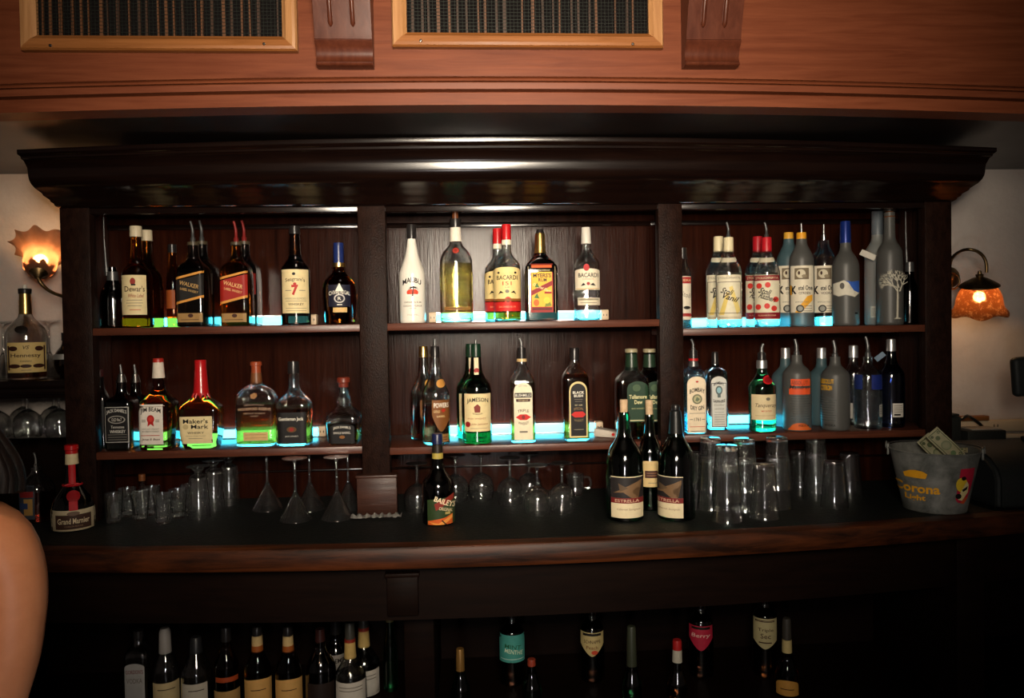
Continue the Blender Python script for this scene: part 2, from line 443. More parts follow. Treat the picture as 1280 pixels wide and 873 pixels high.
# vent grilles let into the panelled header
def grille(label, px0, px1, pyb, screws, seed):
    rnd = random.Random(seed)
    a, b = P(px0, pyb, 2.235), P(px1, pyb, 2.235)
    x0, x1, z0, z1 = a.x, b.x, (a.z + b.z) / 2, 2.74
    root = empty('vent_grille', ((x0 + x1) / 2, 2.262, z0), label, 'vent', 'wooden vent grilles above the bar')
    xc = (x0 + x1) / 2; hw = (x1 - x0) / 2; w = .042; h = z1 - z0
    bm = bmesh.new()
    # moulded mitred frame swept round the opening: section (inward distance, protrusion)
    sec = [(0, 0), (0, .02), (.004, .027), (.012, .029), (.03, .026), (.036, .02), (w, .016), (w, 0)]
    rows = []
    for d, p in sec:
        rows.append([bm.verts.new((sx * (hw - d), -p, (d if k == 0 else h - d))) for sx, k in ((-1, 0), (1, 0), (1, 1), (-1, 1))])
    for A, B in zip(rows, rows[1:]):
        for k in range(4):
            f = bm.faces.new((A[k], A[(k + 1) % 4], B[(k + 1) % 4], B[k])); f.material_index = 0 if k in (0, 2) else 1
    build('frame', bm, [OAK, OAK_V], root, 20)
    bm = bmesh.new(); box(bm, -hw + .01, hw - .01, -.004, -.001, .01, h - .01); build('shade_backing', bm, mat('vent_shade_black', (.004, .003, .003), .8, spec=.1), root)  # near-black board stands in for the dark hollow behind the slats
    bm = bmesh.new(); n = 26
    for i in range(n):
        if rnd.random() < .12: continue
        x = -hw + w + (2 * hw - 2 * w) * (i + .5 + rnd.uniform(-.2, .2)) / n
        ww = rnd.choice((.0035, .003, .0022, .0045)); t = rnd.uniform(-.004, .004)
        vs = box(bm, x - ww, x + ww, -.010, -.005, .02, h - .02, 0, rnd.choice((0, 1, 1, 0)))
        for v in vs:
            if v.co.z > h / 2: v.co.x += t
    build('slats', bm, [mat('slat_wood', (.09, .034, .012), .5), mat('slat_wood_dark', (.035, .015, .007), .5)], root)
    bm = bmesh.new()
    k = int((2 * hw - 2 * w) / .0105)
    for i in range(1, k):
        x = -hw + w + (2 * hw - 2 * w) * i / k; box(bm, x - .0005, x + .0005, -.0125, -.0115, .02, h - .02)
    k = int((h - .06) / .0105)
    for i in range(1, k):
        z = w + (h - 2 * w) * i / k; box(bm, -hw + .02, hw - .02, -.0135, -.0125, z - .0005, z + .0005)
    build('wire_mesh', bm, mat('mesh_wire', (.022, .025, .02), .45, .6), root)
    for sx, sy in screws:
        q = P(sx, sy, 2.234); bm = bmesh.new()
        lathe(bm, [(0, .0035), (.003, .003), (.0045, .001), (.0045, -.004), (0, -.004)], 0, K=4)
        bmesh.ops.rotate(bm, verts=bm.verts, matrix=Matrix.Rotation(PI / 2, 3, 'X'))
        build('screw', bm, STEEL, root, loc=(q.x - xc, -.0285, q.z - z0))
    return root
grille('wide oak-framed vent grille, left of the left corbel', 24, 371, 62, ((63, 57), (330, 55)), 3)
grille('oak-framed vent grille between the two carved corbels', 490, 830, 58, ((526, 51), (791, 55)), 5)

def corbel(label, px0, px1):
    a, b = P(px0, 80, 2.22), P(px1, 80, 2.22)
    x0, x1, z0 = a.x, b.x, a.z - .002
    root = empty('corbel', ((x0 + x1) / 2, 2.2635, z0), label, 'corbel', 'carved corbels on the bar header')
    hw = (x1 - x0) / 2
    pts = [(0, 0), (.036, 0), (.042, .003), (.044, .008), (.036, .013), (.033, .025), (.037, .04), (.046, .053), (.056, .062), (.058, .066), (.054, .069),
           (.057, .085), (.066, .115), (.08, .16), (.1, .21), (.125, .27), (.14, .33), (.15, .4), (.15, .53), (0, .53)]
    bm = bmesh.new(); prism(bm, [(-p, z) for p, z in pts], -hw, hw)
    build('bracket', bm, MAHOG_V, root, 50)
    for sx in (-.42, .36):
        bm = bmesh.new()
        path = [Vector((sx * hw, -p - .001, z)) for p, z in pts[12:18]]
        path = [Vector((sx * hw, -.0585, .1)), Vector((sx * hw, -.0605, .108))] + path
        tube(bm, path, [.003, .0075] + [.0068] * (len(path) - 2), 10)
        build('bead', bm, MAHOG_V, root, 60)
    return root
corbel('carved scroll corbel between the two vent grilles', 395, 466)
corbel('carved scroll corbel right of the middle vent grille', 857, 925)

# ------------------------------------------------------------------ the back bar
Y0, YP = 2.84, 3.165
XA, XB_ = -1.437, 1.841
Z_CT = .862
bb = empty('back_bar', (.2, 3.0, Z_CT), 'dark carved wooden back bar with six lit bottle shelves', 'bar cabinet')
off = Vector((-.2, -3.0, -Z_CT))
def bbpart(name, bm, m, sharp=35, label=None):
    bmesh.ops.translate(bm, verts=bm.verts, vec=off)
    o = build(name, bm, m, bb, sharp)
    if label: o['label'] = label
    return o
def upright(name, x0, x1, plinth=False):
    bm = bmesh.new(); box(bm, x0, x1, Y0, Y0 + .05, Z_CT + .001, 2.0, .004)
    o = bbpart(name, bm, POST)
    if plinth:
        a, b = P(447, 645, 2.815).x, P(497, 645, 2.815).x; m_ = (a + b) / 2 - (-.34) + (x0 + x1) / 2; hw = (b - a) / 2
        bm = bmesh.new(); box(bm, m_ - hw, m_ + hw, 2.81, Y0 + .012, Z_CT + .001, 1.005, .003)
        box(bm, m_ - hw - .003, m_ + hw + .003, 2.805, Y0 + .014, 1.000, 1.011, .003)
        bmesh.ops.translate(bm, verts=bm.verts, vec=off)
        build('plinth', bm, textured('plinth_wood', (.028, .009, .005), (.06, .018, .009), (.8, 8, 8), 5, 7, (.35, .5), .2), o)
    return o
upright('end_pillar', XA, -1.334); upright('end_pillar', 1.736, XB_)
for x0, x1 in ((XA, XA + .022), (XB_ - .022, XB_)):
    bm = bmesh.new(); box(bm, x0, x1, Y0 + .045, YP + .02, Z_CT + .001, 2.0, .002); bbpart('end_board', bm, DARK_V)
upright('divider_post', -.391, -.29, True); upright('divider_post', .714, .804)
bays = ((XA + .022, -.3405), (-.3405, .759), (.759, XB_ - .022))
for x0, x1 in bays:
    bm = bmesh.new(); box(bm, x0 + .001, x1 - .001, YP, YP + .02, Z_CT + .001, 2.0)
    # vertical board joints as shallow battens
    bbpart('back_panel', bm, PANEL)
    bm = bmesh.new(); box(bm, x0 + .001, x1 - .001, Y0 + .006, Y0 + .03, 1.965, 2.0, .002); bbpart('top_rail', bm, DARK)
    bm = bmesh.new(); box(bm, x0 + .002, x1 - .002, YP - .012, YP - .001, 1.945, 1.965, .002); bbpart('panel_trim', bm, DARK)
    bm = bmesh.new(); box(bm, x0 + .002, x1 - .002, YP - .014, YP - .001, P(640, 582, 3.15).z - .004, P(640, 582, 3.15).z + .004, .002); bbpart('glass_ledge', bm, DARK)
ZU = (1.558, 1.559, 1.522); ZL = (1.112, 1.104, 1.122)
for i, (x0, x1) in enumerate(bays):
    for z in (ZU[i], ZL[i]):
        bm = bmesh.new(); e = .012 if i == 1 and z < 1.2 else .002
        u0, u1 = (x0, x1) if z > 1.3 else (x0 if i < 2 else .803, x1 if i != 1 else .801)
        box(bm, u0 + e, u1 - .002, Y0 + .004, YP - .002, z - .027, z, .003)
        bbpart('shelf', bm, SHELF)
# cornice swept round front and both ends
cpro = [(0, 1.985), (.03, 1.992), (.034, 1.999), (.055, 2.003), (.06, 2.011), (.10, 2.02), (.108, 2.028), (.15, 2.04), (.172, 2.052), (.184, 2.066), (.1895, 2.082), (.1905, 2.1), (.194, 2.116), (.206, 2.13),
        (.212, 2.138), (.228, 2.143), (.23, 2.15), (.248, 2.156), (.25, 2.16), (.25, 2.1735), (0, 2.1735)]
bm = bmesh.new(); rows = []
for p, z in cpro:
    q = (z - 1.985) / .19
    bow = lambda x: -.0145 * (x - .17) ** 2 * q
    rows.append([bm.verts.new((x, Y0 - p, z + bow(x))) for x in [XA + (XB_ - XA) * i / 24 for i in range(25)]])
n_ = len(rows)
for j in range(n_):
    A, B = rows[j], rows[(j + 1) % n_]
    for k in range(24): bm.faces.new((A[k], A[k + 1], B[k + 1], B[k]))
bm.faces.new([r[0] for r in rows]); bm.faces.new([r[-1] for r in rows][::-1])
bbpart('cornice', bm, DARK, 50)
bm = bmesh.new(); box(bm, XA, XB_, Y0 + .002, YP + .02, 1.9995, 2.02); bbpart('top_board', bm, DARK)

# LED light strips along the backs of the shelves
LEDM = mat('led_aqua', (.1, .2, .2), .4, emis=(.06, .74, 1.0), es=10)
FILLW = mat('warm_fill_glow', (.2, .1, .05), .4, emis=(1.0, .2, .04), es=36)  # added emitter that reddens the panel above the strips
ENDC = mat('led_end_cap', lin((205, 180, 150)), .45)
def led(label, px0, px1, y, z, caps):
    x0, x1 = P(px0, y, 3.12).x, P(px1, y, 3.12).x
    root = empty('light_strip', ((x0 + x1) / 2, 3.13, z + .001), label, 'light strip', 'glowing aqua light strips on the bottle shelves')
    h = (x1 - x0) / 2
    bm = bmesh.new(); box(bm, -h, h, -.014, .012, .004, .036, .005); build('tube', bm, LEDM, root)
    bm = bmesh.new(); box(bm, -h, h, -.003, .006, .0362, .0372); build('warm_fill_strip', bm, FILLW, root)
    bm = bmesh.new(); box(bm, -h - .002, h + .002, -.018, .025, 0, .0035); box(bm, -h - .002, h + .002, .0225, .026, 0, .018); box(bm, -h - .002, h + .002, -.0150, -.0135, .0355, .0405); box(bm, -h - .002, h + .002, -.0145, -.006, .0355, .0362); build('channel', bm, SILVER, root)  # front lip screens the added warm emitter from view
    for s_, on in ((-1, caps[0]), (1, caps[1])):
        if on:
            bm = bmesh.new(); a, b = sorted((s_ * (h + .001), s_ * (h + .032)))
            box(bm, a, b, -.02, .022, 0, .042, .005); build('end_cap', bm, ENDC, root)
            bm = bmesh.new()
            for q in (-.006, .006): box(bm, (a + b) / 2 + q - .0015, (a + b) / 2 + q + .0015, -.0208, -.0195, .016, .024)
            build('socket_slots', bm, BLACKP, root.children[-1])
    return root
led('aqua light strip on the upper left shelf, behind the black and red slanted labels', 178, 386, 405, ZU[0], (0, 1))
led('aqua light strip on the upper middle shelf, behind the white coconut rum bottle', 546, 751, 402, ZU[1], (1, 1))
led('aqua light strip on the upper right shelf, brightest of the top row', 857, 1032, 408, ZU[2], (1, 0))
led('aqua light strip on the lower left shelf, behind the red waxed bottle', 166, 398, 550, ZL[0], (0, 1))
led('aqua light strip on the lower middle shelf, behind the green bottle', 545, 744, 545, ZL[1], (0, 1))
led('aqua light strip on the lower right shelf, behind the two gin bottles', 862, 1000, 535, ZL[2], (0, 0))

# dark splash boards on the wall at both ends of the back bar
sbox('trim_2', XL, XA - .002, YB - .016, YB - .001, Z_CT + .001, P(40, 548, 3.19).z, APRON)
sbox('trim_3', XB_ + .002, 2.9, YB - .016, YB - .001, Z_CT + .001, P(1250, 549, 3.19).z - .004, APRON)
# ------------------------------------------------------------------ counter
ct = empty('bar_counter', (.2, 2.8, 0), 'dark wooden back counter with worn orange-brown front edge', 'counter')
coff = Vector((-.2, -2.8, 0))
yf = lambda x: 2.405 + .048 * (x - .05) ** 2
CX0, CX1 = -2.4, 2.9
def cpart(name, bm, m, sharp=35, par=ct):
    bmesh.ops.translate(bm, verts=bm.verts, vec=coff); return build(name, bm, m, par, sharp)
def curved(sec, m, name, nx=44, par=ct, x0=CX0, x1=CX1):
    bm = bmesh.new(); rows = []
    for i in range(nx + 1):
        x = x0 + (x1 - x0) * i / nx; rows.append([bm.verts.new((x, (yf(x) + d) if d < 5 else YB - .002, z)) for d, z in sec])
    n = len(sec)
    for A, B in zip(rows, rows[1:]):
        for k in range(n): bm.faces.new((A[k], A[(k + 1) % n], B[(k + 1) % n], B[k]))
    bm.faces.new(rows[0]); bm.faces.new(rows[-1][::-1])
    return cpart(name, bm, m, 35, par)
curved([(.05, Z_CT - .04), (.05, Z_CT - .001), (9, Z_CT - .001), (9, Z_CT - .04)], APRON, 'worktop')
curved([(.055, Z_CT - .0005), (.055, Z_CT + .0), (9, Z_CT), (9, Z_CT - .0005)], RUBBER, 'bar_mat')
curved([(0, Z_CT - .07), (-.004, Z_CT - .062), (-.004, Z_CT - .012), (.002, Z_CT - .003), (.01, Z_CT), (.052, Z_CT), (.052, Z_CT - .07)], NOSE, 'nosing')
zap = P(600, 771, 2.5).z
curved([(.085, zap), (.085, Z_CT - .04), (.12, Z_CT - .04), (.12, zap)], APRON, 'apron')
a = P(503, 740, 2.47)
bm = bmesh.new(); box(bm, a.x - .05, a.x + .05, yf(a.x) + .064, yf(a.x) + .088, zap + .02, P(503, 722, 2.47).z, .004)
box(bm, a.x - .055, a.x + .055, yf(a.x) + .056, yf(a.x) + .088, P(503, 722, 2.47).z, P(503, 717, 2.47).z, .003)
cpart('apron_block', bm, APRON)
ZB = .175
bm = bmesh.new(); box(bm, CX0, CX1, 2.62, 3.19, ZB - .03, ZB); cpart('bottom_shelf', bm, APRON)
bm = bmesh.new(); box(bm, CX0, CX1, 3.17, 3.19, ZB, Z_CT - .04); cpart('back_board', bm, APRON)
bm = bmesh.new(); box(bm, CX0, CX1, 2.75, 2.77, .001, ZB - .03); cpart('kick_board', bm, APRON)
for x in (-1.75, -.18, 1.75):
    bm = bmesh.new(); box(bm, x - .05, x + .05, 2.60, 3.17, ZB, Z_CT - .04, .003); cpart('partition', bm, APRON)
# ------------------------------------------------------------------ bottles (profiles and printing read off the photograph, in its pixels)
CREAM = (226, 206, 156); WHITE = (232, 226, 210); BLK = (24, 20, 18); RED = (176, 30, 26); GLD = (196, 148, 66); TAN = (206, 170, 108); GRY = (120, 112, 100); NAVY = (26, 34, 74)
DKBR = (60, 30, 20); SALM = (196, 90, 70)
YA, YC = 2.915, 3.03            # front and back row on the shelves
zu, zl = ZU, ZL
# ---- upper left shelf
bottle('liqueur_bottle', 'dark squat bottle with tall chrome pourer, at the far left of the upper shelf', 'bottle', 141, YA + .055, zu[0],
       [(334, 5), (348, 5.5), (356, 9), (366, 14.5), (380, 15.5), (400, 15.5)], BLACKG, parts=[('collar', [(340, 6.5), (356, 7)], STEELD)],
       spout=([(-6, 345, 2.5), (-7, 325, 1.6), (-8, 300, 1.0), (-8, 272, .7)], STEELD))
def dewar(lab, cx, Y, dy, off_=0):
    return bottle('whiskey_bottle', lab, 'bottle', cx, Y, zu[0], [(296 + dy, 6), (304 + dy, 6.3), (322 + dy, 7), (330 + dy, 9), (338 + dy, 16), (346 + dy, 18.2), (400, 18.2)], AMBERD,
       parts=[('cap', [(283 + dy, 6.6), (284 + dy, 7), (296.5 + dy, 7.2)], cap((205, 190, 160)))],
       labels=[dict(box=(-17, 345 + dy, 10, 394), col=CREAM, x=off_, art=[T("Dewar's", -3, 362 + dy, 22, 7, DKBR), T('White Label', -2, 370.5 + dy, 17, 4.5, (150, 60, 40), shear=.2),
               Ov(-5, 353 + dy, 3, 4.5, (150, 50, 40)), Rc(-7, 356 + dy, -2, 358 + dy, BLK), Ln(-13, 6, (376, 379.5, 383), GRY, .6, 3), Ln(-9, 3, (388,), SALM, .8)])])
dewar('cream-labelled amber whiskey bottle with cream cap, at the front of the pair', 171, YA, 0)
dewar('cream-capped amber whiskey bottle half hidden behind its twin on the left', 184, YC + .02, 5, -8)
bottle('whiskey_bottle', 'plain amber bottle in shade between the cream-capped pair and the black slanted label', 'bottle', 216, YC + .05, zu[0],
       [(310, 4), (330, 4.5), (345, 7), (355, 8), (402, 8)], AMBERD, labels=[dict(box=(-8, 363, 2, 386), col=(150, 74, 28))], parts=[('cap', [(306, 5), (316, 5.2)], CAPBLK)])
def walker(lab, cx, Y, dy, lc, tc, body, twin=False):
    art = [] if twin else [T('WALKER', 0, 354 + dy, 24, 5, tc, rot=-15), T('LABEL WHISKY', 0, 361 + dy, 22, 3, tc, rot=-15)]
    kk = 4.2
    L = [dict(box=(-16.5, 345 + dy, 16.5, 371 + dy), col=lc, shape='slant', k=kk, art=art),
         dict(box=(-16.5, 340.6 + dy, 16.5, 343.4 + dy), col=(206, 140, 62), shape='slant', k=kk, name='gold_stripe'),
         dict(box=(-16.5, 364 + dy + 7, 16.5, 367 + dy + 7), col=(206, 140, 62), shape='slant', k=kk, name='gold_stripe'),
         dict(box=(-15, 392, 15, 403), col=(150, 116, 68), name='foot_label', art=[Ov(1, 395, 3.2, 2.4, DKBR), Ln(-11, 11, (400,), DKBR, .7)])]
    return bottle('whiskey_bottle', lab, 'bottle', cx, Y, zu[0], [(303 + dy, 6), (315 + dy, 6.4), (322 + dy, 8), (330 + dy, 15), (337 + dy, 17.3), (401, 17.3)], body, c=.35,
       labels=L[:1] if twin else L, parts=[('neck_band', [(300 + dy, 6.6), (304 + dy, 6.8)], cap((70, 60, 44)))], spout=(pour(302 + dy, 274 + dy, 2, -2.5), STEELD if lc == BLK else cap((120, 30, 28))))
walker('square whiskey bottle with black slanted label and gold stripes', 242, YA, 3, BLK, (190, 150, 90), BLACKG)
walker('dark square bottle hidden behind the black slanted label', 253, YC + .03, 2, BLK, BLK, BLACKG, True)
walker('square whiskey bottle with red slanted label', 296, YA, 3, (150, 30, 22), (224, 180, 120), AMBERD)
walker('dark square bottle hidden behind the red slanted label', 306, YC + .03, 2, (110, 22, 18), BLK, BLACKG, True)
bottle('whiskey_bottle', 'dark whiskey bottle with gold neck and cream label bearing a large red number', 'bottle', 369, YA, zu[0],
       [(292, 6), (318, 7), (324, 9), (333, 16), (339, 18), (400, 18)], BLACKG, parts=[('cap', [(283, 6.5), (293, 6.8)], CAPBLK), ('neck_band', [(293.5, 5.4), (300, 5.6), (319, 6.8)], GOLD)],
       labels=[dict(box=(-16, 338, 15.5, 392), col=CREAM, art=[T("Seagram's", -.5, 352, 23, 6, DKBR, arc=1.5), T('7', -1, 363.5, 8, 13, (176, 26, 22), bold=.05), Ov(-1, 355.8, 2, 1.6, (176, 26, 22)), Pl([(-5, 359), (3, 359), (-1, 355)], (176, 26, 22)),
               Ov(-2, 343.5, 2, 1.8, BLK), Ln(-12, -5, (364,), GRY), Ln(4, 11, (364,), GRY), T('AMERICAN BLENDED', -.5, 374, 24, 2.4, GRY, bold=0), Ln(-12, 12, (377, 386, 389), GRY, .5), T('WHISKEY', 0, 381, 18, 3, DKBR)])])
bottle('whiskey_bottle', 'round-shouldered amber whiskey bottle with blue cap and white printed emblem', 'bottle', 424, YA + .02, zu[0],
       [(330, 6), (338, 6.6), (344, 10), (351, 18), (360, 20.6), (375, 20.4), (400, 18.5)], AMBERD, parts=[('cap', [(304, 6), (308, 6.4), (330, 6.4)], cap((26, 40, 92), .3)), ('collar', [(329, 8), (334, 8.2)], GOLD)],
       labels=[dict(box=(-13, 357, 13, 384), col=(22, 22, 40), art=[T('CHIVAS REGAL', 0, 368, 25, 5, WHITE, arc=2), Pl([(-5, 365), (0, 355), (5, 365)], WHITE), Ov(0, 374, 6.5, 5.5, (190, 184, 180)), Ov(0, 374, 5, 4, (26, 24, 40)), T('R', 0, 374, 4, 4, WHITE), Rc(-3, 381, 3, 382, WHITE)]),
               dict(box=(-8, 385, 9, 391), col=TAN, name='foot_label')])
# ---- upper middle shelf
bottle('rum_bottle', 'opaque white coconut rum bottle with black pourer', 'bottle', 515, YA, zu[1],
       [(298, 5), (306, 6), (320, 8.5), (330, 12), (340, 15.8), (346, 16.4), (398, 16.2)], WHITEG, parts=[('cap', [(281, 5.5), (283, 6), (299, 6)], CAPBLK)],
       labels=[dict(art=[T('MALIBU', -.5, 354.5, 22, 6.5, BLK, arc=3.5, bold=.02), Ov(0, 366.5, 7, 4.5, (206, 66, 38)), Rc(-8, 368.6, 8, 371.4, (228, 222, 210)), Pl([(-.7, 371), (.5, 360), (1.6, 360.4), (.7, 371)], BLK), Pl([(-6, 363), (1, 358.5), (8, 363), (1, 360.8)], BLK), Pl([(-5, 360), (1, 359), (7, 360), (1, 361)], BLK),
               T('CARIBBEAN RUM', 0, 378.5, 20, 2.2, GRY), T('COCONUT FLAVOR', 0, 383, 22, 2.4, GRY), T('LIQUEUR', 0, 386, 8, 1.5, GRY), T('750 ML', 0, 394, 14, 1.8, (170, 160, 140), bold=0)])],
       spout=([(2, 284, 1.6), (2, 290, 1.8), (2, 296, 1.8)], STEELD))
bottle('tequila_bottle', 'large olive-gold tequila bottle with white neck wrap and red seal', 'bottle', 570, YA, zu[1],
       [(284, 6), (303, 7), (308, 9), (315, 16), (322, 19.5), (330, 20.4), (398, 20.4)], CLEAR, wall=.0032, fill=330, liq=PALE,
       parts=[('cap', [(274, 6.8), (276, 7), (284.5, 6.6)], CAPBLK), ('neck_wrap', [(284.8, 6.6), (302.5, 7.4)], paper((222, 212, 196))), ('pourer', [(262, 3.6), (274, 4)], cap((92, 48, 20)))],
       labels=[dict(box=(-4.5, 311, 4, 318.5), col=(150, 36, 26), shape='oval', name='seal', art=[Ov(-.2, 314.7, 3.2, 2.8, (190, 70, 50)), Ov(-.2, 314.7, 2.2, 2, (120, 26, 20))]),
               dict(art=[T('HERRADURA', 1, 342, 32, 6, (60, 58, 22), arc=2.5), T('TEQUILA REPOSADO', 1, 350, 26, 3, (66, 62, 26))]),
               dict(box=(-15, 384, 17, 388), col=(120, 80, 34), name='foot_label', art=[Ln(-12, 14, (386,), (60, 36, 16), .8, 2)])])
def bac(lab, cx, Y, dy):
    return bottle('rum_bottle', lab, 'bottle', cx, Y, zu[1], [(304 + dy, 5.4), (316 + dy, 5.8), (322 + dy, 9), (328 + dy, 15), (334 + dy, 17), (396, 17)], CLEAR, wall=.003, fill=340, liq=AMBERG,
       parts=[('cap', [(281 + dy, 5.4), (283 + dy, 5.8), (300 + dy, 5.9)], cap((186, 26, 30), .32)), ('neck_ring', [(300.4 + dy, 6), (306.5 + dy, 6.2)], cap((226, 214, 190)))],
       labels=[dict(box=(-16.5, 335 + dy, 16.5, 377), col=(232, 206, 140), shape='archflat', k=3, art=[T('BACARDI', 0, 348 + dy, 25, 5.6, BLK, bold=.015), T('151', 0, 355.2 + dy, 11, 4.6, (190, 50, 30)), T('RUM', 0, 360 + dy, 5, 1.4, GRY), Ov(0, 365 + dy, 2.5, 2.2, GRY), Pl([(-11, 369), (-8, 364), (-4, 367), (-8, 367)], BLK), Pl([(11, 369), (8, 364), (4, 367), (8, 367)], BLK), Ov(-10, 342 + dy, 1.4, 1.4, BLK), Ov(10, 342 + dy, 1.4, 1.4, BLK), Rc(-16, 374, 16, 377, (140, 80, 34))]),
               dict(box=(-16.7, 378, 16.7, 389.5), col=(196, 36, 32), name='red_band', art=[Ov(1, 376, 4.2, 4.4, (206, 50, 36)), Ov(1, 376, 2.6, 2.8, (120, 30, 20)), T('BACARDI RUM', 0, 384, 20, 2.2, (230, 160, 120), bold=0)])])
bac('amber rum bottle with red cap and cream label above a red band', 633.5, YA - .005, 0)
bac('red-capped amber rum bottle half hidden behind its twin', 622.5, YC + .015, 5)
bottle('rum_bottle', 'dark rum bottle with gold cap and busy red and yellow label', 'bottle', 675.5, YA, zu[1],
       [(315, 7), (320, 8.5), (326, 14), (332, 19), (337, 20.3), (397, 20.3)], BLACKG, c=.3, ratio=.75, parts=[('neck_wrap', [(292, 5.8), (295, 6.4), (312, 6.8), (317, 7.6)], GOLD), ('cap', [(287, 4), (289, 4.6), (293, 5.6)], CAPBLK)],
       labels=[dict(box=(-14, 331, 14, 391), col=(150, 32, 24), art=[Rc(-12.5, 341, 12.5, 384, (232, 176, 52)), Rc(-12.5, 332.5, 12.5, 336, (206, 90, 40)), T('WORLD FAMOUS', 0, 339, 20, 1.8, CREAM, bold=0), T("MYERS'S", .5, 345.3, 22, 5.2, BLK, bold=.02), T('RUM', 1, 351, 10, 4.4, BLK, bold=.02),
               Pl([(-12.5, 364), (12.5, 352), (12.5, 358), (-12.5, 370)], (140, 26, 26)), T('Original Dark', 0, 361.2, 24, 4.6, CREAM, rot=-24, shear=.2), Ov(-7, 379, 3.5, 4.2, (214, 100, 30)), Pl([(-9, 360), (-6, 354), (-3, 360)], (70, 110, 40)), Pl([(-10, 373), (-6, 367), (-3, 374)], (60, 110, 50)),
               Pl([(3, 384), (7, 372), (12, 383)], (120, 130, 40)), Ov(6, 376, 4, 4, (226, 196, 60)), Rc(3, 365.5, 12, 368, (150, 40, 26)), Rc(-12, 385.5, 12, 388, (90, 20, 18))]),
               dict(x=-16.4, art=[Rc(-.5, 334, .3, 392, (150, 130, 100))]), dict(x=16.4, art=[Rc(-.3, 334, .5, 392, (150, 130, 100))])])
bottle('rum_bottle', 'clear rum bottle with white cap and two white labels, upper middle shelf', 'bottle', 733, YA + .03, zu[1],
       [(304, 5.5), (314, 6), (320, 10), (326, 15), (331, 16.5), (397, 16.5)], CLEAR, wall=.003, fill=336, liq=WATER, parts=[('cap', [(284.5, 5.2), (286, 5.6), (305, 6.2)], cap((206, 200, 188), .35))],
       labels=[dict(box=(-14, 337, 16, 363), col=(226, 214, 188), shape='archflat', k=2, art=[T('BACARDI', 2, 345, 24, 5.4, BLK, bold=.015), Ov(0, 335.5, 3.6, 4.4, (170, 26, 30)), T('SUPERIOR', 2, 350, 14, 1.6, SALM, bold=0), Pl([(-7, 358.5), (-4, 354.5), (-1, 357)], BLK), Pl([(11, 358.5), (8, 354.5), (4, 357)], BLK), Ov(2, 355.5, 2, 2, (150, 40, 36)), Rc(-13, 361.4, 15, 362.2, GLD)]),
               dict(box=(-11, 373, 16, 382), col=(214, 202, 176), name='foot_label', art=[Rc(-10, 374, 14, 376, (140, 134, 110)), Ln(-8, 12, (379,), GRY, .7)])])
# ---- upper right shelf
STW = (222, 214, 186)
def stoli(lab, cx, Y, dy, capc, border, word, fruit, cut=None, h0=296, body=None):
    art = [Rc(-14.5, 345 + dy, 14.5, 351.5 + dy, border), T('STOLICHNAYA', 0, 348.2 + dy, 26, 3, (232, 220, 180) if border != STW else (90, 70, 40), bold=0)]
    if fruit:
        for fx, fy in ((-9, 358), (1, 357), (10, 375), (0, 383), (8, 386), (-10, 384)): art += [Ov(fx, fy + dy, 3.3, 3.5, (206, 56, 46), 14)]
    else:
        art += [Pl([(-12, 394), (-3, 366), (1, 367), (-6, 394)], (222, 196, 108)), Pl([(9, 394), (0, 360), (4, 358), (13, 388)], (226, 204, 124)), Fr(-13.5, 353 + dy, 13.5, 392, .6, DKBR)]
    art += [T('Stoli', -2, 365 + dy, 13, 7.5, BLK, rot=-18, shear=.3, bold=.02), T(word, 1, 372.5 + dy, 19, 7, BLK, rot=-20, shear=.3, bold=.02)]
    if fruit: art += [Rc(-14.5, 391, 14.5, 398.5, border), T('RUSSIAN VODKA', 0, 394.5, 20, 1.8, (226, 190, 150), bold=0)]
    else: art += [T('RUSSIAN VODKA', 0, 397, 24, 2, (110, 90, 50), bold=0)]
    return bottle('vodka_bottle', lab, 'bottle', cx, Y, zu[2], [(312 + dy, 6), (320 + dy, 6.6), (326 + dy, 10), (336 + dy, 15), (342 + dy, 16), (404, 15.6)], CLEAR, wall=.003, fill=342, liq=WATER,
       parts=[('cap', [(h0 + dy, 5.6), (h0 + 1.5 + dy, 6), (316 + dy, 6.2)], cap(capc, .4))],
       labels=[dict(box=(-14.5, 344.5 + dy, 14.5, 400), col=STW, art=art), dict(box=(-9, 322 + dy, 9, 328 + dy), col=(204, 196, 170), name='neck_label', shape='smile', k=1)],
       spout=(pour(299 + dy, 278 + dy, 1.8, -2.2), STEELD) if h0 == 297 else None)
stoli('clear vodka bottle with cream cap, banana-coloured label and dark pourer', 911, YA, 0, (222, 208, 168), STW, 'Vanil', False, h0=297)
stoli('cream-capped vodka bottle half hidden behind its twin with the vanilla label', 898.5, YC + .02, 0, (222, 208, 168), STW, 'Vanil', False)
stoli('clear vodka bottle with red cap and red berry label', 958.5, YA, 0, (186, 24, 36), (130, 22, 32), 'Razberi', True, h0=297)
stoli('red-capped vodka bottle half hidden behind its twin with the berry label', 947.5, YC + .02, 0, (170, 22, 34), (130, 22, 32), 'Razberi', True)
bottle('vodka_bottle', 'red and white labelled vodka bottle peeking out right of the dividing post', 'bottle', 853, YC - .02, zu[2],
       [(318, 5), (330, 6), (338, 9), (346, 11), (404, 11)], CLEAR, wall=.003, fill=345, liq=WATER, parts=[('cap', [(310, 5.4), (324, 5.6)], CAPBLK)],
       labels=[dict(box=(-10, 346, 10, 400), col=(216, 206, 186), art=[Rc(-10, 347, 10, 355, (160, 30, 30)), T('VODKA', 3, 351, 14, 3, CREAM), T('Stoli', 4, 369, 11, 6, GRY, rot=-18), Ov(5, 385, 4, 2, BLK), Rc(-10, 392, 10, 396, (150, 40, 36))])])
